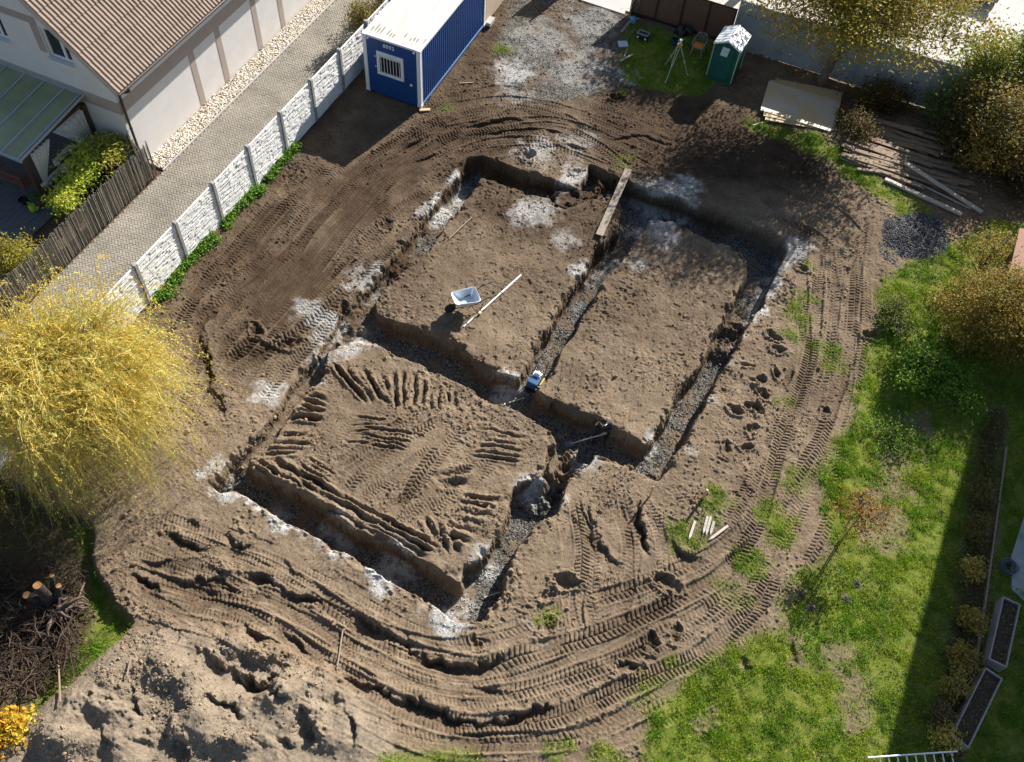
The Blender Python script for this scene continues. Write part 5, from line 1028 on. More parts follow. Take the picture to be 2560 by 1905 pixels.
# ================================================================== PLANTS
def onrm(a): return a / (np.linalg.norm(a, axis=-1, keepdims=True) + 1e-9)
def leaf_geo(C, L, W, dirs=None, flat=.35):
    n = len(C); a = onrm(rng.normal(0, 1, (n, 3)) * (1, 1, .7)) if dirs is None else onrm(dirs + rng.normal(0, .25, (n, 3)))
    nn = onrm(rng.normal(0, flat, (n, 3)) + (0, 0, 1)) ; b_ = onrm(np.cross(nn, a)); up = np.cross(a, b_)
    L = L[:, None]; W = W[:, None]
    V = np.stack([C - a * L * .5, C + b_ * W * .5 + up * W * .12, C + a * L * .5, C - b_ * W * .5 + up * W * .12], 1)
    return V.reshape(-1, 3), np.arange(4 * n).reshape(n, 4)
def pal(n, cols, wts=None, var=.18):
    c = np.array(cols); k_ = rng.choice(len(c), n, p=None if wts is None else np.array(wts) / np.sum(wts)); o = c[k_] * (1 + rng.normal(0, var, (n, 1)))
    return np.clip(o, .004, .95)
def bez(a, b_, c_, n=7):
    t = np.linspace(0, 1, n)[:, None]; return (1 - t) ** 2 * a + 2 * t * (1 - t) * b_ + t * t * c_
def plant(name, label, cat, base, center, rad, ncl, per, sig, L, cols, wts=None, trunk=.0, nl=5, shell=.55, group=None, squash_low=1.0, seed=None, flat=.6, twig=True, drop=0.0, tk_=1.0):
    """crown of leaf clusters carried by limbs from one base; center/rad relative to the base"""
    t = thing(name, label, cat, base, group=group); center = np.array(center, float); rad = np.array(rad, float)
    d = onrm(rng.normal(0, 1, (ncl, 3))); r = rng.random(ncl) ** shell; 
    lump = 1 + .22 * np.sin(d[:, 0] * 4 + base[0]) * np.cos(d[:, 1] * 5 + base[1]) + rng.normal(0, .1, ncl)
    cl = center + d * (r * lump)[:, None] * rad; cl = cl[cl[:, 2] > .12]; ncl = len(cl)
    big = rng.random(ncl) ** 2 * 1.6 + .35; cnt = np.maximum(6, (per * big / big.mean()).astype(int)); ci = np.repeat(np.arange(ncl), cnt)
    C = cl[ci] + rng.normal(0, 1, (len(ci), 3)) * (sig * (.6 + .5 * big[ci]))[:, None] * (1, 1, .75)
    if drop: C[:, 2] -= drop * np.abs(rng.normal(0, 1, len(ci)))
    ok = C[:, 2] > .03; C = C[ok]; ci = ci[ok]
    base_c = pal(ncl, cols, wts, .12); col = np.clip(base_c[ci] * .65 + pal(len(ci), cols, wts, .2) * .35, .004, .95)
    LL = L * rng.uniform(.6, 1.25, len(C)); V, F = leaf_geo(C, LL, LL * rng.uniform(.38, .55, len(C)), flat=flat)
    np_mesh('crown', V, F, M_leaf, t, col=np.repeat(col, 4, 0))
    mb = MB(); top = np.array([center[0] * .5, center[1] * .5, max(trunk, .15)])
    if trunk: mb.tube(bez(np.zeros(3), top * (.3, .3, .6), top), np.linspace(trunk * .085 * tk_, trunk * .062 * tk_, 7), 10)
    dirs = onrm(cl - top); ids = rng.permutation(ncl); limbs = []
    for i in ids[:nl]:
        e = top + (cl[i] - top) * .8; mid = top + (e - top) * .5 + np.array([0, 0, .25 * np.linalg.norm(e - top)]) * (.5 if trunk else .2)
        P_ = bez(top, mid, e, 9); limbs.append(P_); mb.tube(P_, np.linspace(trunk * .05 * tk_ if trunk else .03, .012 * min(tk_ * 2, 1), 9), 6)
    allp = np.concatenate(limbs) if limbs else top[None]
    if twig:
        for i in ids[:min(ncl, 130)]:
            q = cl[i]; k_ = np.argmin(np.linalg.norm(allp - q, axis=1)); a = allp[k_]
            mb.tube(bez(a, (a + q) / 2 + (0, 0, .1), q + onrm(q - a) * sig * .8, 5), np.linspace(.014, .005, 5), 4, caps=False)
    mb.build('trunk', M_bark, t, smooth=True); return t
WALN = [(.27, .25, .04), (.36, .28, .05), (.19, .21, .04), (.46, .30, .05), (.40, .19, .035), (.33, .34, .10)]
wb_ = on(2050, 212)
plant('walnut_tree', 'thinly leaved autumn tree with olive and orange leaves beside the grey wall', 'tree', wb_, (.45, -.35, 4.75), (4.1, 3.2, 2.25), 460, 80, .36, .16, WALN, [4, 4, 1.4, 3, 1.0, 2], trunk=2.3, nl=14, shell=.55, drop=.12)
hb = on(2470, 330)
HEDGE = [(.055, .075, .018), (.09, .10, .022), (.13, .12, .03), (.16, .10, .028), (.035, .05, .014)]
plant('tall_shrub', 'large dark green and brown shrub at the right edge above the timber stack', 'shrub', np.array([17.9, 29.8, 0]), (0, 0, 1.4), (2.1, 2.0, 1.7), 190, 80, .24, .14, [(.20, .14, .045), (.30, .22, .05), (.12, .13, .03), (.06, .065, .02), (.38, .24, .05)], [3, 2, 2, 2, 1], trunk=.0, nl=8, shell=.4)
plant('tall_shrub', 'tall leafy bush behind the wall corner with sunlit top at the right edge', 'shrub', np.array([18.6, 32.6, 0]), (-.3, 0, 1.9), (2.0, 1.7, 2.0), 170, 95, .24, .16, [(.16, .23, .03), (.30, .32, .05), (.10, .13, .03), (.38, .34, .07)], [3, 3, 2, 1], nl=6, shell=.4)
plant('bramble', 'brown leaved bramble growing over the far end of the timber stack', 'shrub', np.append(G(2140, 330), 0), (0, 0, .35), (.75, .9, .45), 60, 60, .16, .10, [(.15, .11, .035), (.20, .15, .05), (.09, .07, .025)], None, nl=10, shell=.5)
plant('bramble', 'dark bramble between the tree trunk and the grey wall', 'shrub', np.append(G(2190, 268), 0), (0, 0, .5), (1.4, .8, .7), 90, 70, .2, .10, [(.06, .065, .02), (.14, .10, .03), (.20, .13, .03), (.03, .04, .015)], None, nl=10)
plant('variegated_bush', 'pale green leaved bush in front of the grey wall', 'shrub', np.append(G(2345, 300), 0), (0, 0, .75), (.75, .6, .85), 60, 60, .16, .13, [(.16, .24, .10), (.12, .20, .05), (.28, .30, .12), (.07, .12, .04)], None, nl=6)
plant('bramble', 'brown and orange thicket beside the pale green bush', 'shrub', np.append(G(2440, 400), 0), (0, 0, .6), (1.5, 1.2, 1.0), 130, 70, .2, .11, [(.12, .085, .03), (.18, .12, .03), (.07, .07, .02), (.035, .04, .015)], None, nl=14)
plant('bramble', 'dark thicket at the right edge behind the white beams', 'shrub', np.append(G(2555, 470), 0), (0, 0, .7), (1.4, 1.6, 1.0), 120, 70, .2, .11, [(.05, .05, .02), (.10, .08, .03), (.03, .035, .015)], None, nl=12)
OR_ = [(.32, .22, .045), (.40, .26, .05), (.25, .21, .045), (.16, .16, .035), (.44, .33, .06)]
plant('autumn_bush', 'broad orange brown bush at the right edge beside the track', 'shrub', np.append(G(2455, 850), 0), (-.1, 0, 1.5), (1.75, 1.5, 1.5), 240, 100, .22, .10, OR_, [3, 2, 3, 3, 1], nl=10, shell=.36)
plant('autumn_bush', 'thin twiggy bush with few orange leaves beside the gravel pile', 'shrub', np.append(G(2440, 690), 0), (0, 0, 1.3), (1.1, 1.0, 1.0), 70, 30, .2, .10, OR_, [3, 2, 2, 1, 1], nl=10)
plant('autumn_bush', 'orange bush cut by the right edge below the terracotta roof', 'shrub', np.append(G(2600, 800), 0), (0, 0, 1.1), (.9, 1.0, 1.0), 80, 90, .2, .10, OR_, None, nl=6)
GRN = [(.11, .22, .02), (.16, .29, .03), (.075, .155, .018), (.24, .32, .045)]
plant('green_shrub', 'bright green leafy shrub at the foot of the orange bush', 'shrub', np.append(G(2305, 950), 0), (0, 0, .5), (.95, .75, .6), 100, 80, .15, .11, GRN, [3, 3, 2, 1.5], nl=8)
plant('green_shrub', 'low bright green shrub between orange bush and lawn', 'shrub', np.append(G(2385, 990), 0), (0, 0, .3), (.9, .9, .4), 80, 70, .14, .09, GRN, [3, 3, 2, 2], nl=8)
plant('green_shrub', 'yellow green weeds along the track edge beside the orange bush', 'shrub', np.append(G(2235, 800), 0), (0, 0, .2), (.5, 1.1, .3), 60, 60, .13, .10, [(.14, .18, .03), (.20, .21, .05), (.09, .13, .025)], None, nl=6)
plant('green_shrub', 'dark leafy patch in the shade below the green shrubs', 'shrub', np.append(G(2240, 1090), 0), (0, 0, .12), (1.2, .9, .2), 70, 50, .14, .09, GRN, None, nl=6)
sp = np.array([10.15, 12.58, 0]); 
for hgt in (1.75,): pass
st = plant('rusty_sapling', 'slender sapling with sparse rusty orange leaves on the lawn', 'tree', np.array([sp[0], sp[1], hz(*sp[:2])]), (.0, .0, 1.55), (.75, .72, .42), 46, 16, .15, .11, [(.36, .14, .03), (.30, .19, .04), (.22, .15, .04)], None, trunk=1.25, nl=7, tk_=.22)
tk = upstake(2098, 1352, 1.15, 'thin support stake beside the rusty sapling', .018); 
plant('orange_bush', 'small bright orange and yellow bush in the bottom left corner', 'shrub', np.append(G(50, 1850), -.3), (-.25, .05, .5), (.62, .5, .5), 50, 70, .12, .14, [(.62, .34, .03), (.55, .42, .06), (.40, .40, .05)], [3, 2, 1.2], nl=5, shell=.4)
plant('yellow_shrub', 'yellow green shrub at the left edge behind the reed screen', 'shrub', np.append(G(70, 690), 0), (0, 0, .95), (.75, .7, .7), 70, 70, .16, .09, [(.36, .34, .05), (.28, .27, .04), (.40, .30, .05)], None, nl=6)
# climbers over the reed screen
CLB = [(.42, .52, .05), (.54, .60, .09), (.26, .36, .04), (.56, .48, .08)]
plant('climber', 'yellow green climber spreading over the reed screen by the terrace', 'climbing plant', np.append(G(215, 500), 0), (.12, .3, 1.2), (.40, 1.5, .36), 95, 42, .17, .13, CLB, [3, 3, 2, 1], nl=10)
plant('climber', 'leafy climber over the upper end of the reed screen near the house corner', 'climbing plant', np.append(G(290, 445), 0), (.0, .1, 1.2), (.5, .9, .34), 70, 42, .18, .12, [(.42, .46, .06), (.55, .45, .10), (.26, .32, .05), (.22, .18, .06)], None, nl=8)
plant('climber', 'small pale green climber tuft hanging over the lower part of the reed screen', 'climbing plant', np.append(G(180, 570), 0), (.05, .1, 1.25), (.3, .55, .28), 40, 36, .14, .12, CLB, None, nl=6)
plant('climber', 'dark leafy plants in the bed between planter box and house wall', 'shrub', HL3(-1.3, .55), (0, 0, .4), (1.2, .6, .45), 70, 60, .16, .09, [(.06, .09, .02), (.13, .09, .035), (.04, .06, .02)], None, nl=6)
plant('potted_plant', 'round pale green plant in the terracotta pot', 'plant', np.append(G(104, 512), .3), (0, 0, .18), (.2, .2, .18), 30, 30, .07, .07, [(.16, .24, .12), (.10, .16, .07)], None, nl=4, twig=False); plant('potted_plant', 'dark plant in the blue green tub', 'plant', np.append(G(132, 508), .42), (0, 0, .15), (.24, .24, .16), 26, 30, .08, .07, [(.05, .08, .03), (.12, .09, .04)], None, nl=4, twig=False)
# bushes at the far end of the white fence
plant('autumn_bush', 'small yellow green bush at the end of the white fence beside the container roof', 'shrub', np.append(G(912, 90), 0), (0, 0, .95), (.5, .7, .75), 60, 60, .14, .10, [(.30, .27, .05), (.22, .19, .06), (.2, .12, .05)], None, nl=6)
plant('autumn_bush', 'yellow leaved bush on the drive side behind the container', 'shrub', np.append(G(955, 20), 0), (0, 0, .8), (.5, .8, .7), 50, 60, .14, .10, [(.24, .16, .06), (.28, .25, .06)], None, nl=6)
# weeds along the white fence
C = []
for k_ in range(300):
    x = rng.uniform(.1, 8.6); 
    if vnoise(np.array([x * 1.1 + 50]), np.array([3.3]), 44)[0] < -.16: continue
    y = -.10 - abs(rng.normal(0, .10 + .06 * math.sin(x * 2.3))); p = LF(FO, FU, FN, x, y, 0); C.append(np.c_[p[0] + rng.normal(0, .08, 26), p[1] + rng.normal(0, .08, 26), hz(p[0], p[1]) + np.abs(rng.normal(.09, .07, 26))])
C = np.concatenate(C); LL = rng.uniform(.06, .12, len(C)); V, F = leaf_geo(C, LL, LL * .6, flat=.5)
tag(np_mesh('weeds', V, F, M_leaf, col=np.repeat(pal(len(C), [(.12, .26, .025), (.20, .34, .04), (.075, .16, .02)]), 4, 0)), 'bright green weeds growing along the foot of the white fence', 'weeds', kind='stuff')
# ---- willow: arching strands
wbase = np.append(G(235, 1105), -.35); wt = thing('willow', 'golden yellow weeping willow with arching strands beside the paved drive', 'tree', wbase)
V, F, CC = [], [], []; tw = MB(); nS = 2900; off = 0; limb = MB()
limb.tube(bez(np.zeros(3), np.array([.05, 0, 1.2]), np.array([.0, .1, 2.3])), np.linspace(.2, .13, 7), 10)
heads = []
for i in range(30):
    a = i * 2.4; rr = .25 + 2.0 * rng.random(); e = np.array([rr * math.cos(a), rr * math.sin(a), 5.0 - .5 * rr + rng.uniform(-.8, .7)]); limb.tube(bez(np.array([0, .08, 2.1]), np.array([e[0] * .3, e[1] * .3, 3.2]), e, 8), np.linspace(.07, .02, 8), 6); heads.append(e)
limb.build('trunk', M_bark, wt, smooth=True); heads = np.array(heads)
LV, LC = [], []; SV, SF = [], []; so_n = 0
for i in range(nS):
    h0 = heads[rng.integers(len(heads))] * rng.uniform(.7, 1.02) + rng.normal(0, .3, 3); az = math.atan2(h0[1], h0[0]) + rng.normal(0, 1.25); reach = rng.uniform(.3, 2.0) * (1.25 if rng.random() < .12 else 1) * (1.05 if math.sin(az) > -.3 else .8); rise = rng.uniform(.0, .75); hang = rng.uniform(.6, 2.6) * (1.75 if math.sin(az) < -.1 else .85); d = np.array([math.cos(az), math.sin(az), 0])
    n_ = 14; t = np.linspace(0, 1, n_)[:, None]; sway = rng.normal(0, .3, 3) * (1, 1, .3)
    P_ = h0 + d * reach * (1 - (1 - t) ** 1.7) + np.array([0, 0, 1]) * (rise * np.sin(np.minimum(t * 2.2, 1) * PI * .5) - (hang + rise) * np.maximum(t - .22, 0) ** 1.6 * 1.45) + sway * t ** 2 + rng.normal(0, .02, (n_, 3))
    P_[:, 2] = np.maximum(P_[:, 2], .12 + .2 * rng.random())
    r_ = np.linspace(.0065, .0025, n_)[:, None]; s1 = np.array([-d[1], d[0], 0]) * r_; s2 = np.array([0, 0, 1]) * r_
    SV.append(np.stack([P_ + s1, P_ - s1 * .5 + s2, P_ - s1 * .5 - s2], 1).reshape(-1, 3)); b3 = np.arange(n_ - 1)[:, None] * 3 + so_n
    for j in range(3): SF.append(np.concatenate([b3 + j, b3 + (j + 1) % 3, b3 + 3 + (j + 1) % 3, b3 + 3 + j], 1))
    so_n += 3 * n_
    m_ = 46; ti = rng.random(m_) * (n_ - 1.01) ; k_ = ti.astype(int); fr = (ti - k_)[:, None]; C = P_[k_] * (1 - fr) + P_[k_ + 1] * fr; T_ = P_[k_ + 1] - P_[k_]
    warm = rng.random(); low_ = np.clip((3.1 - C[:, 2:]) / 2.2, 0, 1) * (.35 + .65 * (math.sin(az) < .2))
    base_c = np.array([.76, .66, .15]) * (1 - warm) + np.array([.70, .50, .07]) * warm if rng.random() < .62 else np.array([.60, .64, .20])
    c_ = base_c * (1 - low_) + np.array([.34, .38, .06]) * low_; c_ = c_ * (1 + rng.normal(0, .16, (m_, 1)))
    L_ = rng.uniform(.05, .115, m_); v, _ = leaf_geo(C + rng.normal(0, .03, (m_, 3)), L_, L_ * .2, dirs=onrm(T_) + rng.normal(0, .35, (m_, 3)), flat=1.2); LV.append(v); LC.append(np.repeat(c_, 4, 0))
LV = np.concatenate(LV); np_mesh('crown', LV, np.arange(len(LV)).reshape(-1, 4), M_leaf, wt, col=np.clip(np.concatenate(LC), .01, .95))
np_mesh('strands', np.concatenate(SV), np.concatenate(SF), mat('willow_twig', (.48, .34, .07), .6), wt)
# ---- grass blades
def inframe(x, y):
    d = np.stack([x, y, 0 * x - CAMH], -1); z = d @ FW; px = 1280 + FPX * (d @ RT) / z; py = 952.5 - FPX * (d @ UP) / z
    return (px > -60) & (px < 2620) & (py > -60) & (py < 1990)
def sample(weight, n, thr=.02):
    wv = weight.ravel(); idx = np.nonzero(wv > thr)[0]; x = XX.ravel()[idx]; y = YY.ravel()[idx]; ok = inframe(x, y); idx = idx[ok]; p = wv[idx].astype(float); p /= p.sum(); s = rng.choice(idx, n, p=p)
    ju, jv = rng.uniform(-.5, .5, (2, n)) * DU; u = UU.ravel()[s] + ju; v = VV.ravel()[s] + jv
    return np.c_[toXY(np.stack([u, v], -1)), Zt.ravel()[s]], s
clump = np.clip(.5 + 1.2 * fbm(.32, 3, 1200), .05, 1.4); hue = (fbm(1.1, 4, 1300)).ravel(); hue2 = fbm(.3, 2, 1310).ravel()
n_ = 260000; Pg, s = sample(np.clip(grass * 1.1 - .08, 0, 1) * clump, n_); a = rng.uniform(0, 2 * PI, n_); hgt = rng.uniform(.03, .085, n_) * (.6 + .7 * clump.ravel()[s]); le = rng.normal(0, .6, (n_, 2)) * hgt[:, None]; wd = rng.uniform(.006, .013, n_)
sx, sy = np.cos(a) * wd, np.sin(a) * wd; V = np.stack([np.c_[Pg[:, 0] - sx, Pg[:, 1] - sy, Pg[:, 2] - .01], np.c_[Pg[:, 0] + sx, Pg[:, 1] + sy, Pg[:, 2] - .01], np.c_[Pg[:, 0] + le[:, 0], Pg[:, 1] + le[:, 1], Pg[:, 2] + hgt]], 1).reshape(-1, 3)
tt = np.clip(.45 + hue[s] * 1.5 + hue2[s] * .6 + rng.normal(0, .18, n_), 0, 1)[:, None]; dry = (rng.random(n_) < .10)[:, None]
cg = np.array([.155, .32, .018]) * (1 - tt) + np.array([.36, .455, .045]) * tt; cg = np.where(dry, np.array([.42, .36, .15]), cg) * (1 + rng.normal(0, .15, (n_, 1)))
tag(np_mesh('grass', V, np.arange(3 * n_).reshape(n_, 3), M_grass, col=np.repeat(np.clip(cg, .01, .9), 3, 0)), 'short green grass of the lawn and the patches left on the soil', 'grass', kind='stuff')
# broad leaved weeds in the lawn
n_ = 9000; Pg, s = sample(np.clip(grass - .4, 0, 1) * (fbm(1.0, 3, 1400) > .22), n_); Pg[:, 2] += rng.uniform(.02, .08, n_); LL = rng.uniform(.03, .075, n_); V, F = leaf_geo(Pg, LL, LL * .6, flat=.4)
tag(np_mesh('lawn_weeds', V, F, M_leaf, col=np.repeat(pal(n_, [(.07, .15, .03), (.10, .17, .03), (.12, .16, .06)]), 4, 0)), 'small broad leaved weeds spread through the lawn', 'weeds', kind='stuff')
# ---- loose clods and stones
soilw = (1 - grass) * (1 - flat) * (1 - np.clip(gravel * 1.2, 0, 1)) * (1 - .8 * smooth_zone) * np.clip(.12 + 1.6 * fbm(1.2, 4, 1500), 0, 1) * (1 + 2.0 * heapm) * (1 - .55 * padm) + 2.6 * np.clip(wall_, 0, 1) * (1 - gravel)
n_ = 30000; Pg, s = sample(soilw, n_); sz = np.minimum(.008 + rng.exponential(.010, n_), .065); mo = moist_shade.ravel()[s][:, None]; he = heapm.ravel()[s][:, None]
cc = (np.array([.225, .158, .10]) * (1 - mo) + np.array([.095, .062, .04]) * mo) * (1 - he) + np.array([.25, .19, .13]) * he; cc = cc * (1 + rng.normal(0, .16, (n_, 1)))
tag(stones('soil_clods', Pg + np.c_[0 * sz, 0 * sz, sz * .2], sz, np.clip(cc, .02, .7), M_vcol, .75, .5, smooth=False), 'loose clods of earth scattered over the dug soil', 'clods', kind='stuff')
n_ = 15000; Pg, s = sample(gravel * (.25 + hole), n_); sz = rng.uniform(.012, .032, n_); li = lime.ravel()[s][:, None]; g_ = rng.uniform(.1, .5, (n_, 1)) ** 1.2; cc = np.array([1, .98, .92]) * g_ * .62 * (1 - li) + np.array([.74, .73, .7]) * li
tag(stones('gravel_stones', Pg + np.c_[0 * sz, 0 * sz, sz * .2], sz, np.clip(cc, .02, .8), M_vcol, .7, .4, smooth=False), 'grey stones of the gravel in the trenches and on the entrance', 'gravel', kind='stuff')
# fallen leaves below the tree
n_ = 420; x = rng.normal(3.5, 2.8, n_); y = np.abs(rng.normal(0, 2.6, n_)) + .15; Pl = np.array([WP(a, b_, .022) for a, b_ in zip(x, y)]); n2 = 500; q = np.c_[wb_[0] + rng.normal(-.5, 2.4, n2), wb_[1] - np.abs(rng.normal(0, 2.6, n2))]; Pl = np.vstack([Pl, [[a, b_, hz(a, b_) + .02] for a, b_ in q if (np.array([a, b_]) - WO) @ WN < -.1]])
LL = rng.uniform(.06, .13, len(Pl)); V, F = leaf_geo(Pl, LL, LL * .5, flat=.25); tag(np_mesh('fallen_leaves', V, F, M_leaf, col=np.repeat(pal(len(Pl), [(.20, .13, .06), (.28, .20, .08), (.13, .09, .05)]), 4, 0)), 'brown fallen leaves lying around the tree on yard and soil', 'leaves', kind='stuff')
# molehills
for px, py, r, lb in ((2027, 1521, .17, 'small grey molehill nearest the dirt track on the lawn'), (2115, 1499, .17, 'grey molehill in the middle of the group on the lawn'), (2141, 1461, .16, 'grey molehill farthest from the track beside the sapling shadow'), (2113, 1448, .09, 'tiny molehill beside a larger one on the lawn'), (1986, 1525, .08, 'tiny molehill at the rut end on the lawn edge'), (2352, 1282, .13, 'small molehill at the edge of the building shadow')):
    p = on(px, py); t = thing('molehill', lb, 'molehill', p - (0, 0, .02)); u_, v_ = np.meshgrid(np.linspace(0, 2 * PI, 33)[:-1], np.linspace(0, 1, 12)); zz = .55 * r * (1 - v_ ** 2) + rng.normal(0, .012, v_.shape); rr = v_ * r * 1.15 * (1 + .1 * np.sin(3 * u_ + px)); ip = np.arange(32 * 12).reshape(12, 32)
    np_mesh('mound', np.stack([rr * np.cos(u_), rr * np.sin(u_), zz], -1).reshape(-1, 3), np.stack([ip[:-1], ip[1:], np.roll(ip, -1, 1)[1:], np.roll(ip, -1, 1)[:-1]], -1).reshape(-1, 4), mat('molehill_soil', (.20, .16, .125), .95, c2=(.12, .095, .07), scale=22, bump=.02, bscale=40), t)
# ---- brush and stump in the lower left
sb = np.append(G(120, 1500), -.4); t = thing('cut_stump', 'dark multi stemmed stump with freshly sawn orange ends below the willow', 'tree stump', sb)
mb = MB(); ends = []
for e, r0, r1 in (((-.05, .1, 1.15), .2, .11), ((.35, .25, .85), .15, .07), ((-.42, -.05, .75), .17, .10), ((.15, .45, 1.0), .12, .06)):
    e = np.array(e); mb.tube(bez(np.zeros(3), e * (.7, .7, .5), e, 7), np.linspace(r0, r1, 7), 10); ends.append((e, r1))
mb.build('trunk', mat('dark_bark', (.028, .022, .02), .9, c2=(.07, .055, .045), scale=10, bump=.02), t, smooth=True)
for e, r1 in ends: MB().lathe([(r1 * .98, -.02), (r1 * .96, .012)], 14, tuple(e + (0, 0, .012))).build('sawn_end', mat('sawn_orange', (.36, .16, .055), .7, c2=(.44, .24, .10), scale=9), t)
roots = MB()
for i in range(16):
    a = rng.uniform(-2.2, 1.0); q_ = rng.uniform(.35, 1.0); e = np.array([.85 * q_ * math.cos(a) + .3, .75 * q_ * math.sin(a) - .25, rng.uniform(.0, .5)]); roots.tube(bez(np.array([.3, -.3, .25]), e * (.6, .6, 1) + (0, 0, .25), e, 7) + rng.normal(0, .04, (7, 3)), np.linspace(rng.uniform(.05, .11), .02, 7), 7)
roots.build('roots', mat('dry_roots', (.16, .11, .085), .9, c2=(.08, .055, .045), scale=12, bump=.02), t, smooth=True)
br = MB()
for i in range(520):
    c_ = np.append(G(rng.uniform(-60, 190), rng.uniform(1400, 1720)), 0); a = rng.uniform(0, PI); L_ = rng.uniform(.4, 1.7); d = np.array([math.cos(a), math.sin(a), rng.normal(0, .25)]); z = -.42 + rng.uniform(.02, .5); P_ = c_ + (0, 0, z) + d * np.linspace(-.5, .5, 6)[:, None] * L_ + rng.normal(0, .03, (6, 3)); P_[:, 2] = np.maximum(P_[:, 2], -.4); br.tube(P_, np.linspace(rng.uniform(.008, .022), .004, 6), 5, caps=False)
tag(br.build('brush_pile', mat('dead_twigs', (.036, .022, .016), .9, c2=(.095, .058, .04), scale=5), smooth=True), 'dark pile of dead branches and twigs below the willow', 'brush pile', kind='stuff')
for p0, p1, lb in (((215, 1460), (140, 1640), 'long bare grey branch lying across the grass strip'), ((150, 1655), (155, 1760), 'thin bare branch reaching onto the earth heap'), ((330, 1650), (320, 1695), 'short bent twig on the earth heap')): lie('bare_branch', lb, 'branch', p0, p1, .035, .03, M_wood_grey, pointed=False, lift=.08)
# ---- right side: beds, path, ladder, hose, neighbour building
def Gz(p, z): return np.append(G(*p, z), z)
M_bed = mat('grey_bed_board', (.34, .30, .29), .8, c2=(.24, .21, .20), scale=3); M_bsoil = mat('bed_soil', (.045, .032, .024), .95, c2=(.09, .065, .05), scale=14, bump=.02)
for q, lb in (((2508, 1490), 'far raised planting bed with pale board rim at the right edge'), ((2464, 1667), 'near raised planting bed with pale board rim above the ladder')):
    o = G(*q, .45); e = G(*((2378, 1839) if q[1] > 1600 else (2472, 1647)), .45); d = e - o; L_ = np.linalg.norm(d); ang = math.atan2(d[1], d[0]); t = thing('raised_bed', lb, 'raised bed', (o[0], o[1], 0), ang); W_ = .49
    s_ = MB(); s_.box((L_ / 2, .02, .225), (L_, .04, .45)); s_.box((L_ / 2, W_ - .02, .225), (L_, .04, .45)); s_.box((.02, W_ / 2, .225), (.04, W_ - .08, .45)); s_.box((L_ - .02, W_ / 2, .225), (.04, W_ - .08, .45)); s_.build('frame', M_bed, t, bevel=.004); MB().box((L_ / 2, W_ / 2, .19), (L_ - .08, W_ - .08, .36)).build('soil', M_bsoil, t)
    n_ = 200; C = np.c_[rng.uniform(.1, L_ - .1, n_), rng.uniform(.08, W_ - .08, n_), .39 + rng.uniform(0, .12, n_)]; LL = rng.uniform(.04, .1, n_); V, F = leaf_geo(C, LL, LL * .5); pl_ = np_mesh('plants', V, F, M_leaf, t, col=np.repeat(pal(n_, [(.06, .10, .02), (.22, .18, .05), (.10, .06, .03)]), 4, 0)); pl_['kind'] = 'stuff'
s_ = MB(); s_.prism([G(*p) for p in ((2560, 1290), (2527, 1390), (2528, 1475), (2560, 1505), (2700, 1540), (2700, 1270))], -.05, .045 + max(0, hz(*G(2545, 1440)))); tag(s_.build('path', mat('path_concrete', (.34, .35, .34), .9, c2=(.25, .26, .25), scale=3)), None, kind='structure')
for i, (px, py, w_, n_, cols, lb) in enumerate(((2435, 1330, .28, 30, [(.16, .11, .03), (.10, .10, .03)], 'brownish perennial in the shaded bed beside the path'), (2420, 1430, .2, 24, [(.42, .34, .07), (.30, .20, .06)], 'yellow leaved perennial sticking out over the shaded lawn'), (2422, 1560, .26, 34, [(.30, .19, .04), (.34, .26, .06), (.12, .10, .03)], 'orange perennial beside the far raised bed'), (2400, 1660, .3, 38, [(.34, .27, .05), (.28, .16, .04), (.10, .12, .03)], 'yellow orange perennial between the two raised beds'), (2372, 1715, .26, 34, [(.40, .25, .07), (.20, .2, .05)], 'pinkish yellow perennial beside the near raised bed'), (2355, 1850, .22, 24, [(.46, .36, .08), (.3, .24, .07)], 'yellow leaved stem just above the ladder'), (2440, 1240, .3, 30, [(.20, .13, .04), (.1, .09, .03)], 'brown stalks in the bed at the far end of the shade'), (2340, 1790, .2, 22, [(.16, .11, .05), (.10, .09, .04)], 'withered brown stems at the edge of the shaded lawn'))): plant('perennial', lb, 'plant', np.append(G(px, py), 0), (0, 0, .32), (w_ * 1.2, w_ * 1.5, .28), n_ + 14, 26, .09, .09, [(a_ * 1.3, b_ * 1.3, c_ * 1.2) for a_, b_, c_ in cols], None, nl=8)
lie('edging_board', 'long dark edging board between the planted bed and the raised beds', 'board', (2512, 1120), (2452, 1560), .05, .12, M_wood_grey, pointed=False); lie('edging_board', 'shorter edging board continuing the bed edge down to the ladder', 'board', (2450, 1570), (2400, 1880), .05, .12, M_wood_grey, pointed=False)
C = []
for q in range(420):
    t_ = rng.random(); px_ = 2478 - 118 * t_ + rng.normal(0, 15); py_ = 1040 + 860 * t_; g_ = G(px_, py_); C.append(np.c_[g_[0] + rng.normal(0, .09, 14), g_[1] + rng.normal(0, .09, 14), hz(*g_) + np.abs(rng.normal(.08, .10, 14))])
C = np.concatenate(C); LL = rng.uniform(.04, .10, len(C)); V, F = leaf_geo(C, LL, LL * .5, flat=.7); tag(np_mesh('bed_plants', V, F, M_leaf, col=np.repeat(pal(len(C), [(.10, .13, .03), (.22, .15, .05), (.16, .10, .04), (.32, .24, .06), (.07, .11, .025)], [3, 2, 3, 1, 3]), 4, 0)), 'low withered plants and ground cover along the shaded garden bed', 'ground cover', kind='stuff')
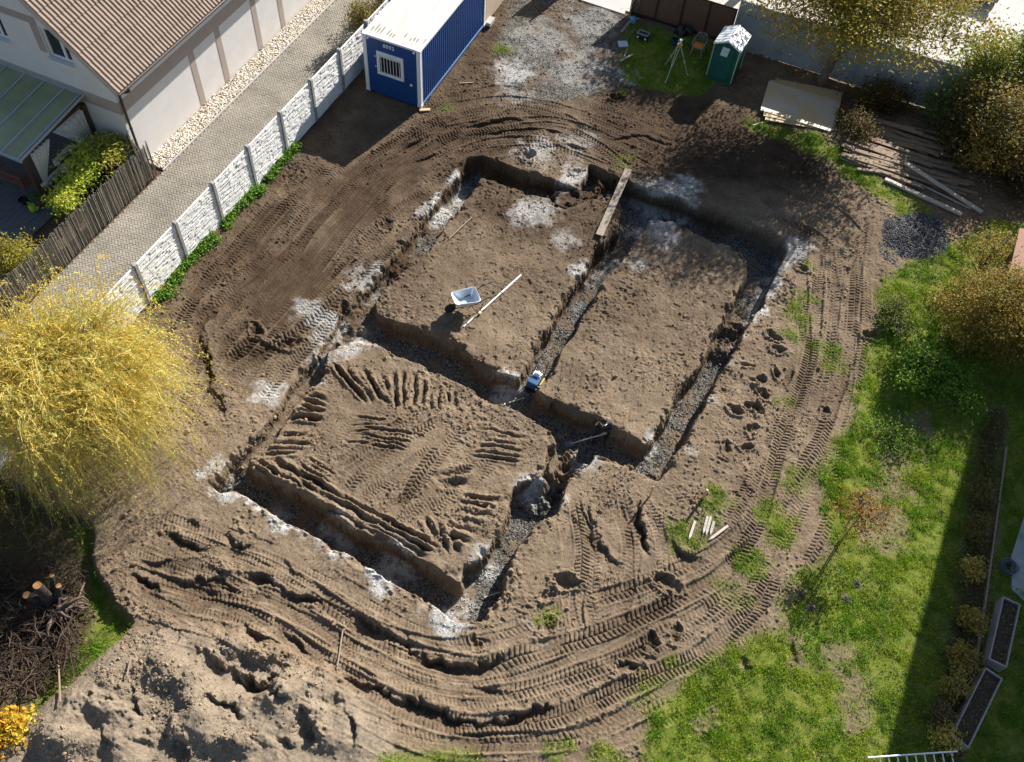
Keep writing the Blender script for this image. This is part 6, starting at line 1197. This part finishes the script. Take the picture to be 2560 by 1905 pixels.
hs = thing('garden_hose', 'coiled dark garden hose beside the concrete path', 'hose', np.append(G(2518, 1420), max(0, hz(*G(2518, 1420))))); a = np.linspace(0, 9 * 2 * PI, 220); rr = .2 + .05 * np.sin(a * .37); MB().tube(np.stack([rr * np.cos(a), rr * np.sin(a), .02 + .009 * a / PI], 1), .011, 6).build('coil', mat('hose_rubber', (.07, .09, .13), .5), hs, smooth=True)
a0, a1 = Gz((2192, 1893), .5), Gz((2391, 1879), .5); ax = onrm(a1 - a0); sdv = np.array([ax[1], -ax[0], -.25]); sdv /= np.linalg.norm(sdv); ld = thing('aluminium_ladder', 'aluminium ladder lying level at the bottom edge of the lawn', 'ladder', a0); L_ = np.linalg.norm(a1 - a0)
for k_ in (0, 1): MB().beam(ax * -.25 + sdv * .42 * k_, ax * (L_ + .02) + sdv * .42 * k_, .035, .075).build('rail', M_alu, ld, bevel=.004)
for i in range(9): x = L_ - .14 - i * .235; MB().tube([ax * x + sdv * .02, ax * x + sdv * .4], .017, 8).build('rung', M_alu, ld)
MB().beam(ax * (L_ - .08), ax * (L_ - .08) + np.array([0, 0, -.5]), .03, .03, up=(0, 1, 0)).beam(ax * (L_ - .08) + sdv * .4, ax * (L_ - .08) + sdv * .4 + np.array([0, 0, -.4]), .03, .03, up=(0, 1, 0)).beam(ax * .1, ax * .1 + np.array([0, 0, -.5]), .03, .03, up=(0, 1, 0)).beam(ax * .1 + sdv * .4, ax * .1 + sdv * .4 + np.array([0, 0, -.4]), .03, .03, up=(0, 1, 0)).build('support', M_alu, ld)
# building beyond the right edge: its eave throws the long straight shadow over the lawn
hh = 8.2; sdir = -np.array([math.cos(SUN_AZ), math.sin(SUN_AZ)]) / math.tan(SUN_EL); E0 = G(2459, 975) - sdir * hh; E1 = G(2210, 1890) - sdir * hh; d = (E1 - E0) / np.linalg.norm(E1 - E0); ang = math.atan2(d[1], d[0])
nb = thing('neighbour_house', 'white house with tiled roof beyond the right edge that shades the lawn', 'house', (E0[0], E0[1], 0), ang); LN = 14.5
MB().box((LN / 2 + .3, 4.5, (hh - .1) / 2), (LN - .6, 8.0, hh - .1)).build('wall', M_render, nb); MB().extr([(0, 0, hh), (0, 4.5, hh + 2.2), (0, 9, hh), (0, 9, hh - .15), (0, 4.5, hh + 2.0), (0, 0, hh - .15)], (LN, 0, 0)).build('roof', M_tile, nb)
for x in (3, 7.5, 12): wq = MB().box((x, .48, 5.2), (1.3, .06, 1.3)).build('window', M_pvc, nb); MB().box((x, .44, 5.2), (1.1, .04, 1.1)).build('pane', M_glass, wq)
# shed roof corner at the right edge
q = [Gz((2549, 570), 2.2), Gz((2521, 692), 2.2)]; dv_ = onrm(q[1] - q[0]); nrm_ = np.array([-dv_[1], dv_[0], 0]); nrm_ = nrm_ if nrm_[0] > 0 else -nrm_
sh = thing('garden_shed', 'small shed with terracotta roof edge at the right border', 'shed', (q[0][0], q[0][1], 0)); L_ = np.linalg.norm(q[1] - q[0])
MB().extr([(0, 0, 2.2), dv_ * L_ + (0, 0, 2.2), dv_ * L_ + nrm_ * 2.2 + (0, 0, 2.6), nrm_ * 2.2 + (0, 0, 2.6)], (0, 0, -.07)).build('roof', mat('terracotta_roof', (.34, .17, .11), .8, c2=(.26, .14, .09), scale=4), sh); MB().extr([dv_ * .15 + nrm_ * .2, dv_ * (L_ - .15) + nrm_ * .2, dv_ * (L_ - .15) + nrm_ * 2, dv_ * .15 + nrm_ * 2], (0, 0, 2.18)).build('wall', M_wood_grey, sh)
# ================================================================== PERSON in the middle trench
def skin(name, chains, m_, parent, sub=2):
    V, E, Rr, idx = [], [], [], {}
    for ch_ in chains:
        prev = None
        for p, r in ch_:
            key = tuple(np.round(p, 3))
            if key not in idx: idx[key] = len(V); V.append(tuple(p)); Rr.append(r)
            i = idx[key]
            if prev is not None and prev != i: E.append((prev, i))
            prev = i
    me = bpy.data.meshes.new(name); me.from_pydata(V, E, []); o = bpy.data.objects.new(name, me); COL.objects.link(o); o.parent = parent; md = o.modifiers.new('skin', 'SKIN'); md.use_smooth_shade = True
    for i, r in enumerate(Rr): me.skin_vertices[0].data[i].radius = (r, r) if np.isscalar(r) else r
    me.skin_vertices[0].data[0].use_root = True; o.modifiers.new('sub', 'SUBSURF').levels = sub; o.modifiers['sub'].render_levels = sub; me.materials.append(m_); return o
FB = (on(1484, 1104, -.6) + on(1512, 1103, -.6)) / 2; zf = min(hz(*on(1484, 1104, -.6)[:2]), hz(*on(1512, 1103, -.6)[:2])); FB[2] = zf
pr = thing('person', 'person in dark clothes bending forward in the middle trench with both hands on a shovel', 'person', FB)
M_skin = mat('skin_tone', (.48, .29, .21), .55); M_jack = mat('dark_jacket', (.022, .018, .024), .85, c2=(.035, .028, .032), scale=8); M_trou = mat('dark_trousers', (.016, .017, .024), .9); M_hair = mat('dark_hair', (.012, .009, .008), .6); M_boot = mat('work_boot', (.03, .022, .018), .7)
def loc(v): return np.array(v, float)
LFt, RFt = loc((-.17, .0, .06)), loc((.17, .06, .06)); pel = loc((.02, .07, .93)); ch_ = loc((-.01, -.10, 1.28)); nk = loc((-.04, -.20, 1.45)); hd_ = loc((-.06, -.27, 1.58))
SL_, SR_ = ch_ + (-.19, -.02, .08), ch_ + (.19, -.02, .07); shA = Gz((1516, 1083), .25) - FB; shB = Gz((1432, 1108), -.62) - FB
HR = shA + (shB - shA) * .06; HL_ = shA + (shB - shA) * .42; ER = (SR_ + HR) / 2 + (.12, .10, -.08); EL = (SL_ + HL_) / 2 + (-.08, .08, -.10)
KL, KR = loc((-.16, -.05, .50)), loc((.19, -.02, .50)); hipL, hipR = pel + (-.10, 0, -.05), pel + (.10, 0, -.05)
skin('body', [[(pel, .11), (ch_, .12), (nk, .055), (hd_, .09), (hd_ + (-.01, -.02, .06), .085)], [(ch_, .12), (SL_, .05), (EL, .036), (HL_, .026)], [(ch_, .12), (SR_, .05), (ER, .036), (HR, .026)], [(pel, .11), (hipL, .075), (KL, .05), (LFt + (0, 0, .05), .036)], [(pel, .11), (hipR, .075), (KR, .05), (RFt + (0, 0, .05), .036)]], M_skin, pr)
mid_ = (pel + ch_) / 2
skin('jacket', [[(pel + (0, 0, -.04), .165), (mid_, .16), (ch_, .175), (nk + (0, 0, -.06), .10)], [(ch_, .175), (SL_, .085), (EL, .062), (EL + (HL_ - EL) * .85, .045)], [(ch_, .175), (SR_, .085), (ER, .062), (ER + (HR - ER) * .85, .045)]], M_jack, pr)
skin('trousers', [[(pel, .15), (hipL, .105), (KL, .075), (LFt + (0, .0, .10), .06)], [(pel, .15), (hipR, .105), (KR, .075), (RFt + (0, 0, .10), .06)]], M_trou, pr)
for ft in (LFt, RFt): skin('boot', [[(ft + (0, .05, 0), .055), (ft + (0, -.06, -.005), .05), (ft + (-.02, -.17, -.02), .04)]], M_boot, pr)
skin('hair', [[(hd_ + (0, .05, -.02), .09), (hd_ + (-.005, .03, .07), .112), (hd_ + (-.01, -.035, .105), .105)]], M_hair, pr)
fd = onrm(loc((-.25, -.8, -.55))); fc = hd_ + (0, -.02, -.01)
MB().lathe([(.012, -.02), (.02, 0), (.008, .03)], 8, tuple(fc + fd * .095)).build('nose', M_skin, pr, smooth=True)
for sx_ in (-.035, .035): MB().lathe([(.002, -.012), (.012, 0), (.002, .012)], 8, tuple(fc + fd * .085 + (sx_, 0, .04))).build('eye', M_dark, pr); MB().lathe([(.005, -.03), (.022, 0), (.005, .03)], 8, tuple(hd_ + (sx_ * 2.6, .0, -.0))).build('ear', M_skin, pr, smooth=True)
MB().tube([fc + fd * .085 + (-.025, 0, -.045), fc + fd * .088 + (.025, 0, -.045)], .006, 6).build('mouth', mat('lip_tone', (.35, .14, .12), .5), pr)
a = np.linspace(0, 2 * PI, 20); MB().tube(np.stack([.085 * np.cos(a), .07 * np.sin(a), 0 * a], 1) + nk + (0, -.015, .0), .014, 6).build('collar', M_white, pr, smooth=True)
sdx = onrm(shB - shA); 
for H in (HR, HL_):
    s2 = onrm(np.cross(sdx, (0, 0, 1))); s3 = np.cross(s2, sdx); mb = MB(); mb.tube([H - sdx * .045 + s3 * .03, H + s3 * .034, H + sdx * .045 + s3 * .03], [.026, .03, .024], 8)
    for j in range(4):
        o_ = sdx * (-.036 + j * .023); k_ = (.9, 1.05, 1.0, .8)[j]; mb.tube([H + o_ + s3 * .032 + s2 * .012, H + o_ + s3 * .022 * k_ + s2 * .034 * k_, H + o_ - s3 * .012 + s2 * .036 * k_, H + o_ - s3 * .03 + s2 * .012], [.0095, .009, .0085, .007], 6)
    mb.tube([H - sdx * .04 + s3 * .028 - s2 * .014, H - sdx * .05 + s3 * .01 - s2 * .034, H - sdx * .03 - s3 * .016 - s2 * .03], [.011, .010, .008], 6); mb.build('hand', M_skin, pr, smooth=True)
sv_ = thing('shovel', 'shovel with pale wooden shaft and bluish blade held in the trench', 'shovel', FB + shA)
MB().tube([(0, 0, 0), (shB - shA) * .5, shB - shA], .019, 8).build('shaft', M_wood_pale, sv_, smooth=True); e = shB - shA; s2 = onrm(np.cross(sdx, (0, 0, 1))); s3 = np.cross(s2, sdx)
MB().tube([e - sdx * .1, e + sdx * .06], [.024, .02], 8).build('socket', M_steel, sv_); bl = []
for u_ in np.linspace(0, 1, 6):
    for v_ in np.linspace(-1, 1, 7): wd = .12 * (1 if u_ < .55 else 1 - ((u_ - .55) / .45) ** 2 * .75); bl.append(e + sdx * (.03 + .29 * u_) + s2 * wd * v_ + s3 * .03 * v_ * v_)
ob = MB().add(bl, [(r * 7 + i, r * 7 + i + 1, (r + 1) * 7 + i + 1, (r + 1) * 7 + i) for r in range(5) for i in range(6)]).build('blade', mat('blade_steel', (.10, .15, .22), .45, .5), sv_, smooth=True); ob.modifiers.new('thickness', 'SOLIDIFY').thickness = .004

plant('tall_tree', 'tall autumn tree standing beyond the brown fence that shades the toilet', 'tree', np.array([8.9, 39.7, 0]), (0, 0, 3.9), (2.5, 1.8, 1.7), 200, 110, .3, .16, WALN, None, trunk=2.8, nl=8, shell=.42)
